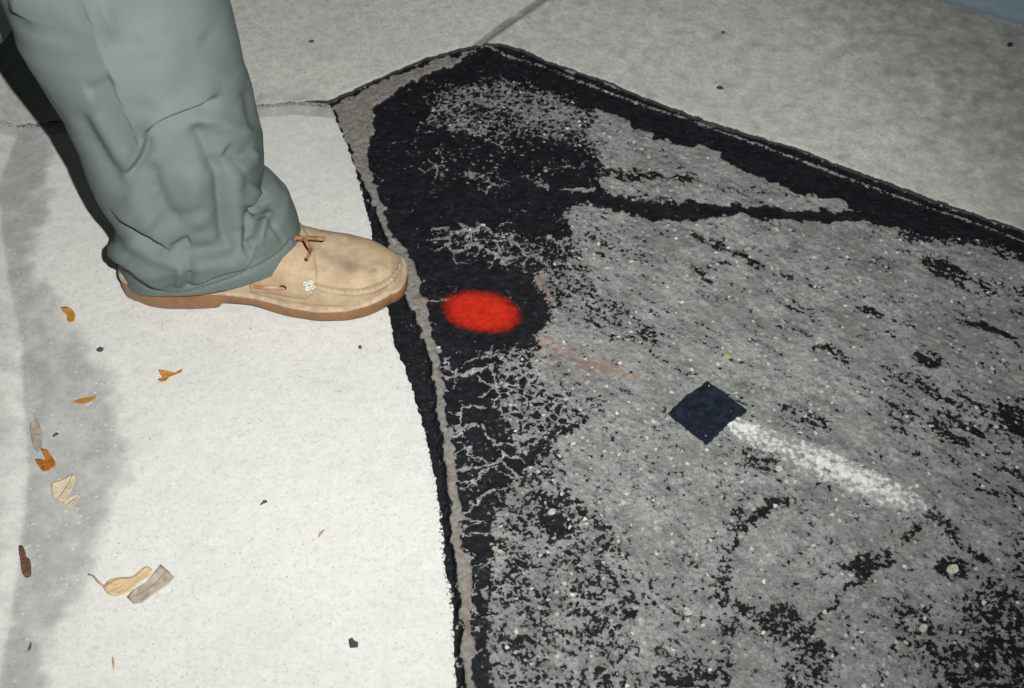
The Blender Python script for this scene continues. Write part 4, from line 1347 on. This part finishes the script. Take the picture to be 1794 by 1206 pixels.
LG = 'dry leaf scraps on the gutter'
flake('dry_leaf', [(108, 542), (118, 540), (127, 545), (133, 555), (130, 565), (123, 567), (118, 561), (118, 552), (112, 548)], M_OR, 'orange curled leaf scrap on the gutter, topmost of the litter left of the shoe heel', 'leaf', curl=0.003, group=LG)
flake('dry_leaf', [(279, 650), (296, 651), (305, 653), (320, 648), (318, 653), (306, 657), (297, 660), (291, 669), (281, 670), (277, 664), (285, 661), (281, 656)], M_OR, 'ragged torn orange leaf scrap below the shoe heel, alone on clean concrete', 'leaf', curl=0.002, group=LG, smoothn=False)
flake('dry_leaf', [(128, 706), (140, 700), (152, 697), (161, 696), (168, 693), (166, 700), (156, 706), (144, 708)], M_OR, 'slim pointed orange leaf sliver lying level at the edge of the dirty gutter band', 'leaf', curl=0.002, group=LG)
flake('dry_leaf', [(74, 790), (84, 792), (90, 800), (98, 812), (99, 820), (90, 822), (86, 826), (78, 829), (70, 820), (65, 810), (74, 806), (80, 806)], M_OR2, 'burnt orange folded leaf touching the grey husk at the far left', 'leaf', curl=0.005, group=LG)
flake('dry_leaf', [(92, 862), (94, 850), (108, 843), (120, 836), (130, 833), (133, 842), (128, 858), (120, 870), (116, 880), (104, 880), (95, 872)], M_CREAM, 'broad cream leaf with a brown midrib below the burnt orange leaf', 'leaf', curl=0.003, vein=[(106, 872), (114, 858), (122, 846), (129, 834)], group=LG)
flake('dry_leaf', [(113, 884), (122, 875), (132, 870), (141, 869), (139, 877), (130, 887), (120, 891)], M_CREAM, 'small buff leaf tucked under the tip of the broad cream leaf', 'leaf', curl=0.002, vein=[(118, 886), (128, 878), (140, 870)], group=LG)
flake('husk', [(54, 742), (61, 752), (64, 737), (70, 745), (75, 768), (73, 788), (66, 793), (58, 778), (55, 764)], M_TAN, 'grey tan upright husk above the burnt orange leaf at the far left', 'husk', curl=0.004)
flake('bark_chip', [(36, 962), (42, 961), (46, 970), (48, 980), (54, 984), (56, 1000), (55, 1013), (46, 1014), (41, 1004), (39, 988), (37, 976)], M_BARK, 'red brown knobbly bark chip by the kerb at the lower left', 'bark chip', thick=0.003, curl=0.002, smoothn=True)
lf = flake('dry_leaf', [(183, 1034), (190, 1022), (208, 1014), (232, 1011), (244, 1002), (258, 995), (268, 1001), (264, 1010), (246, 1020), (234, 1032), (226, 1040), (208, 1046), (192, 1044)], M_CREAM2,
      'large creamy buff leaf with a thin stalk, half under a grey brown strip, lower left', 'leaf', curl=0.004, vein=[(186, 1030), (208, 1017), (234, 1012), (257, 996)], group=LG)
sx, sy = ground([155, 164, 172, 182], [1007, 1010, 1020, 1028], z=0.002)
v, f = tube([(a - lf.location[0], b - lf.location[1], 0.0022) for a, b in zip(sx, sy)], [.0007, .0009, .0009, .0010], 6)
fixn(mesh_from('stalk', v, f, M_STRAW, lf))
st2 = flake('leaf_strip', [(224, 1048), (234, 1036), (258, 1020), (270, 1006), (283, 992), (296, 1002), (306, 1014), (297, 1026), (270, 1042), (250, 1057), (236, 1060)], simple('grey_brown_strip', (0.44, 0.385, 0.32), 0.85, 0.35, 140),
      'grey brown ribbed dry strip lying over the creamy buff leaf, lower left', 'leaf', curl=0.003, lift=0.0045, vein=[(240, 1046), (262, 1032), (292, 1004)], smoothn=False)
st2.location[2] += 0.003
flake('dark_flake', [(611, 1121), (617, 1118), (621, 1123), (628, 1127), (627, 1135), (614, 1137), (612, 1130)], M_DARKF, 'small dark grey flake on the white concrete near the bottom middle', 'flake', curl=0.001, smoothn=False)
def bit(name, pts, r, m, label, cat, gut=True):
    P_ = np.array(pts, float)
    P_ = spline(P_, 12) if len(P_) > 2 else P_[0] + (P_[1] - P_[0]) * np.linspace(-.2, 1.2, 12)[:, None]
    r0 = r; r = [r0 * (0.12 + 0.95 * math.sin(math.pi * (i + .3) / 11.6) ** 0.7 + random.uniform(-.12, .12)) for i in range(12)]
    wx, wy = ground(P_[:, 0], P_[:, 1], z=0.001)
    cx_, cy_ = wx.mean(), wy.mean(); z0 = gz(cx_, cy_) if gut else 0.0005
    v, f = tube([(a - cx_, b - cy_, r0 * 0.5) for a, b in zip(wx, wy)], r, 7, True, 0.7)
    o = mesh_from(name, v, f, m); fixn(o); o.location = (cx_, cy_, z0)
    return tag(o, label, cat)
bit('straw_bit', [(557, 942), (562, 933), (569, 927)], 0.0011, M_STRAW, 'tiny pale straw bit on the white concrete left of the black gap', 'straw')
bit('straw_bit', [(197, 1150), (198, 1160), (199, 1174)], 0.0009, M_STRAW, 'thin upright straw bit at the bottom edge below the buff leaf', 'straw')
bit('seed_bit', [(92, 765), (97, 761), (103, 759)], 0.0016, M_BARK, 'tiny brown seed right of the grey husk', 'seed')
bit('seed_bit', [(48, 1139), (51, 1136), (54, 1124)], 0.0011, M_BARK, 'dark red seed with a thin tail at the lower left corner', 'seed')
bit('dirt_crumb', [(169, 613), (176, 612), (181, 610)], 0.0028, M_DARKF, 'dark grey crumb on pale concrete below the orange curled leaf', 'crumb')
bit('dirt_crumb', [(628, 607), (632, 609), (634, 609)], 0.0022, M_DARKF, 'black crumb on white concrete below the shoe toe', 'crumb')
bit('dirt_crumb', [(456, 886), (461, 881), (467, 879), (461, 877)], 0.0012, M_DARKF, 'curly black crumb in the middle of the white concrete', 'crumb')
bit('dirt_crumb', [(542, 74), (549, 73)], 0.0022, M_DARKF, 'small black crumb on the upper slab right of the trouser leg', 'crumb', False)
bit('dirt_crumb', [(1257, 154), (1266, 156)], 0.0026, simple('brown_crumb', (0.06, 0.035, 0.025), 0.8), 'brown oblong crumb on the upper slab above the black band', 'crumb', False)
bit('dirt_crumb', [(1265, 57), (1269, 59)], 0.0026, simple('red_crumb', (0.16, 0.05, 0.04), 0.8), 'reddish crumb near the top of the upper slab', 'crumb', False)
bit('dirt_crumb', [(1766, 79), (1772, 82)], 0.0042, simple('black_blob', (0.02, 0.015, 0.015), 0.8), 'round black blob at the upper right edge', 'crumb', False)

# pebbles standing proud of the asphalt
def pebble(px, py, rx, ry, rz, m, label, seed):
    x, y = ground(px, py, z=0.0)
    bm = bmesh.new(); rx *= .66; ry *= .66; rz *= .7; bmesh.ops.create_icosphere(bm, subdivisions=3, radius=1)
    rs = np.random.RandomState(seed); dirs = rs.normal(size=(9, 3)); dirs /= np.linalg.norm(dirs, axis=1)[:, None]; cut = rs.uniform(0.5, 0.8, 9)
    for v in bm.verts:
        c = np.array(v.co)
        for q in range(9):
            s_ = c @ dirs[q]
            if s_ > cut[q]: c = c - dirs[q] * (s_ - cut[q]) * 0.9
        ca, sa = math.cos(0.6), math.sin(0.6)
        X_, Y_ = c[0] * rx, c[1] * ry
        v.co = (X_ * ca - Y_ * sa, X_ * sa + Y_ * ca, c[2] * rz)
    o = bm_obj('pebble', bm, m); o.location = (x, y, -0.0035)
    tag(o, label, 'pebble')
pebble(1672, 993, .0125, .0075, .007, M_STONE, 'largest cream pebble, oblong, set in black tar at the lower right', 1)
pebble(1620, 1098, .0072, .006, .006, M_STONE, 'pale pebble in the black mottling near the bottom right corner', 2)
pebble(1365, 818, .0070, .0062, .006, M_STONE, 'round cream pebble just left of the white paint streak', 3)
pebble(1273, 621, .0110, .0060, .005, M_YEL, 'flat yellowish pebble on grey asphalt above the dark square', 4)
pebble(1206, 1070, .0075, .0055, .005, M_STONE, 'pale pebble alone in the grey asphalt near the bottom, right of centre', 5)
pebble(967, 893, .0070, .0060, .005, M_STONE, 'cream pebble in black speckle near the black band, lower middle', 6)
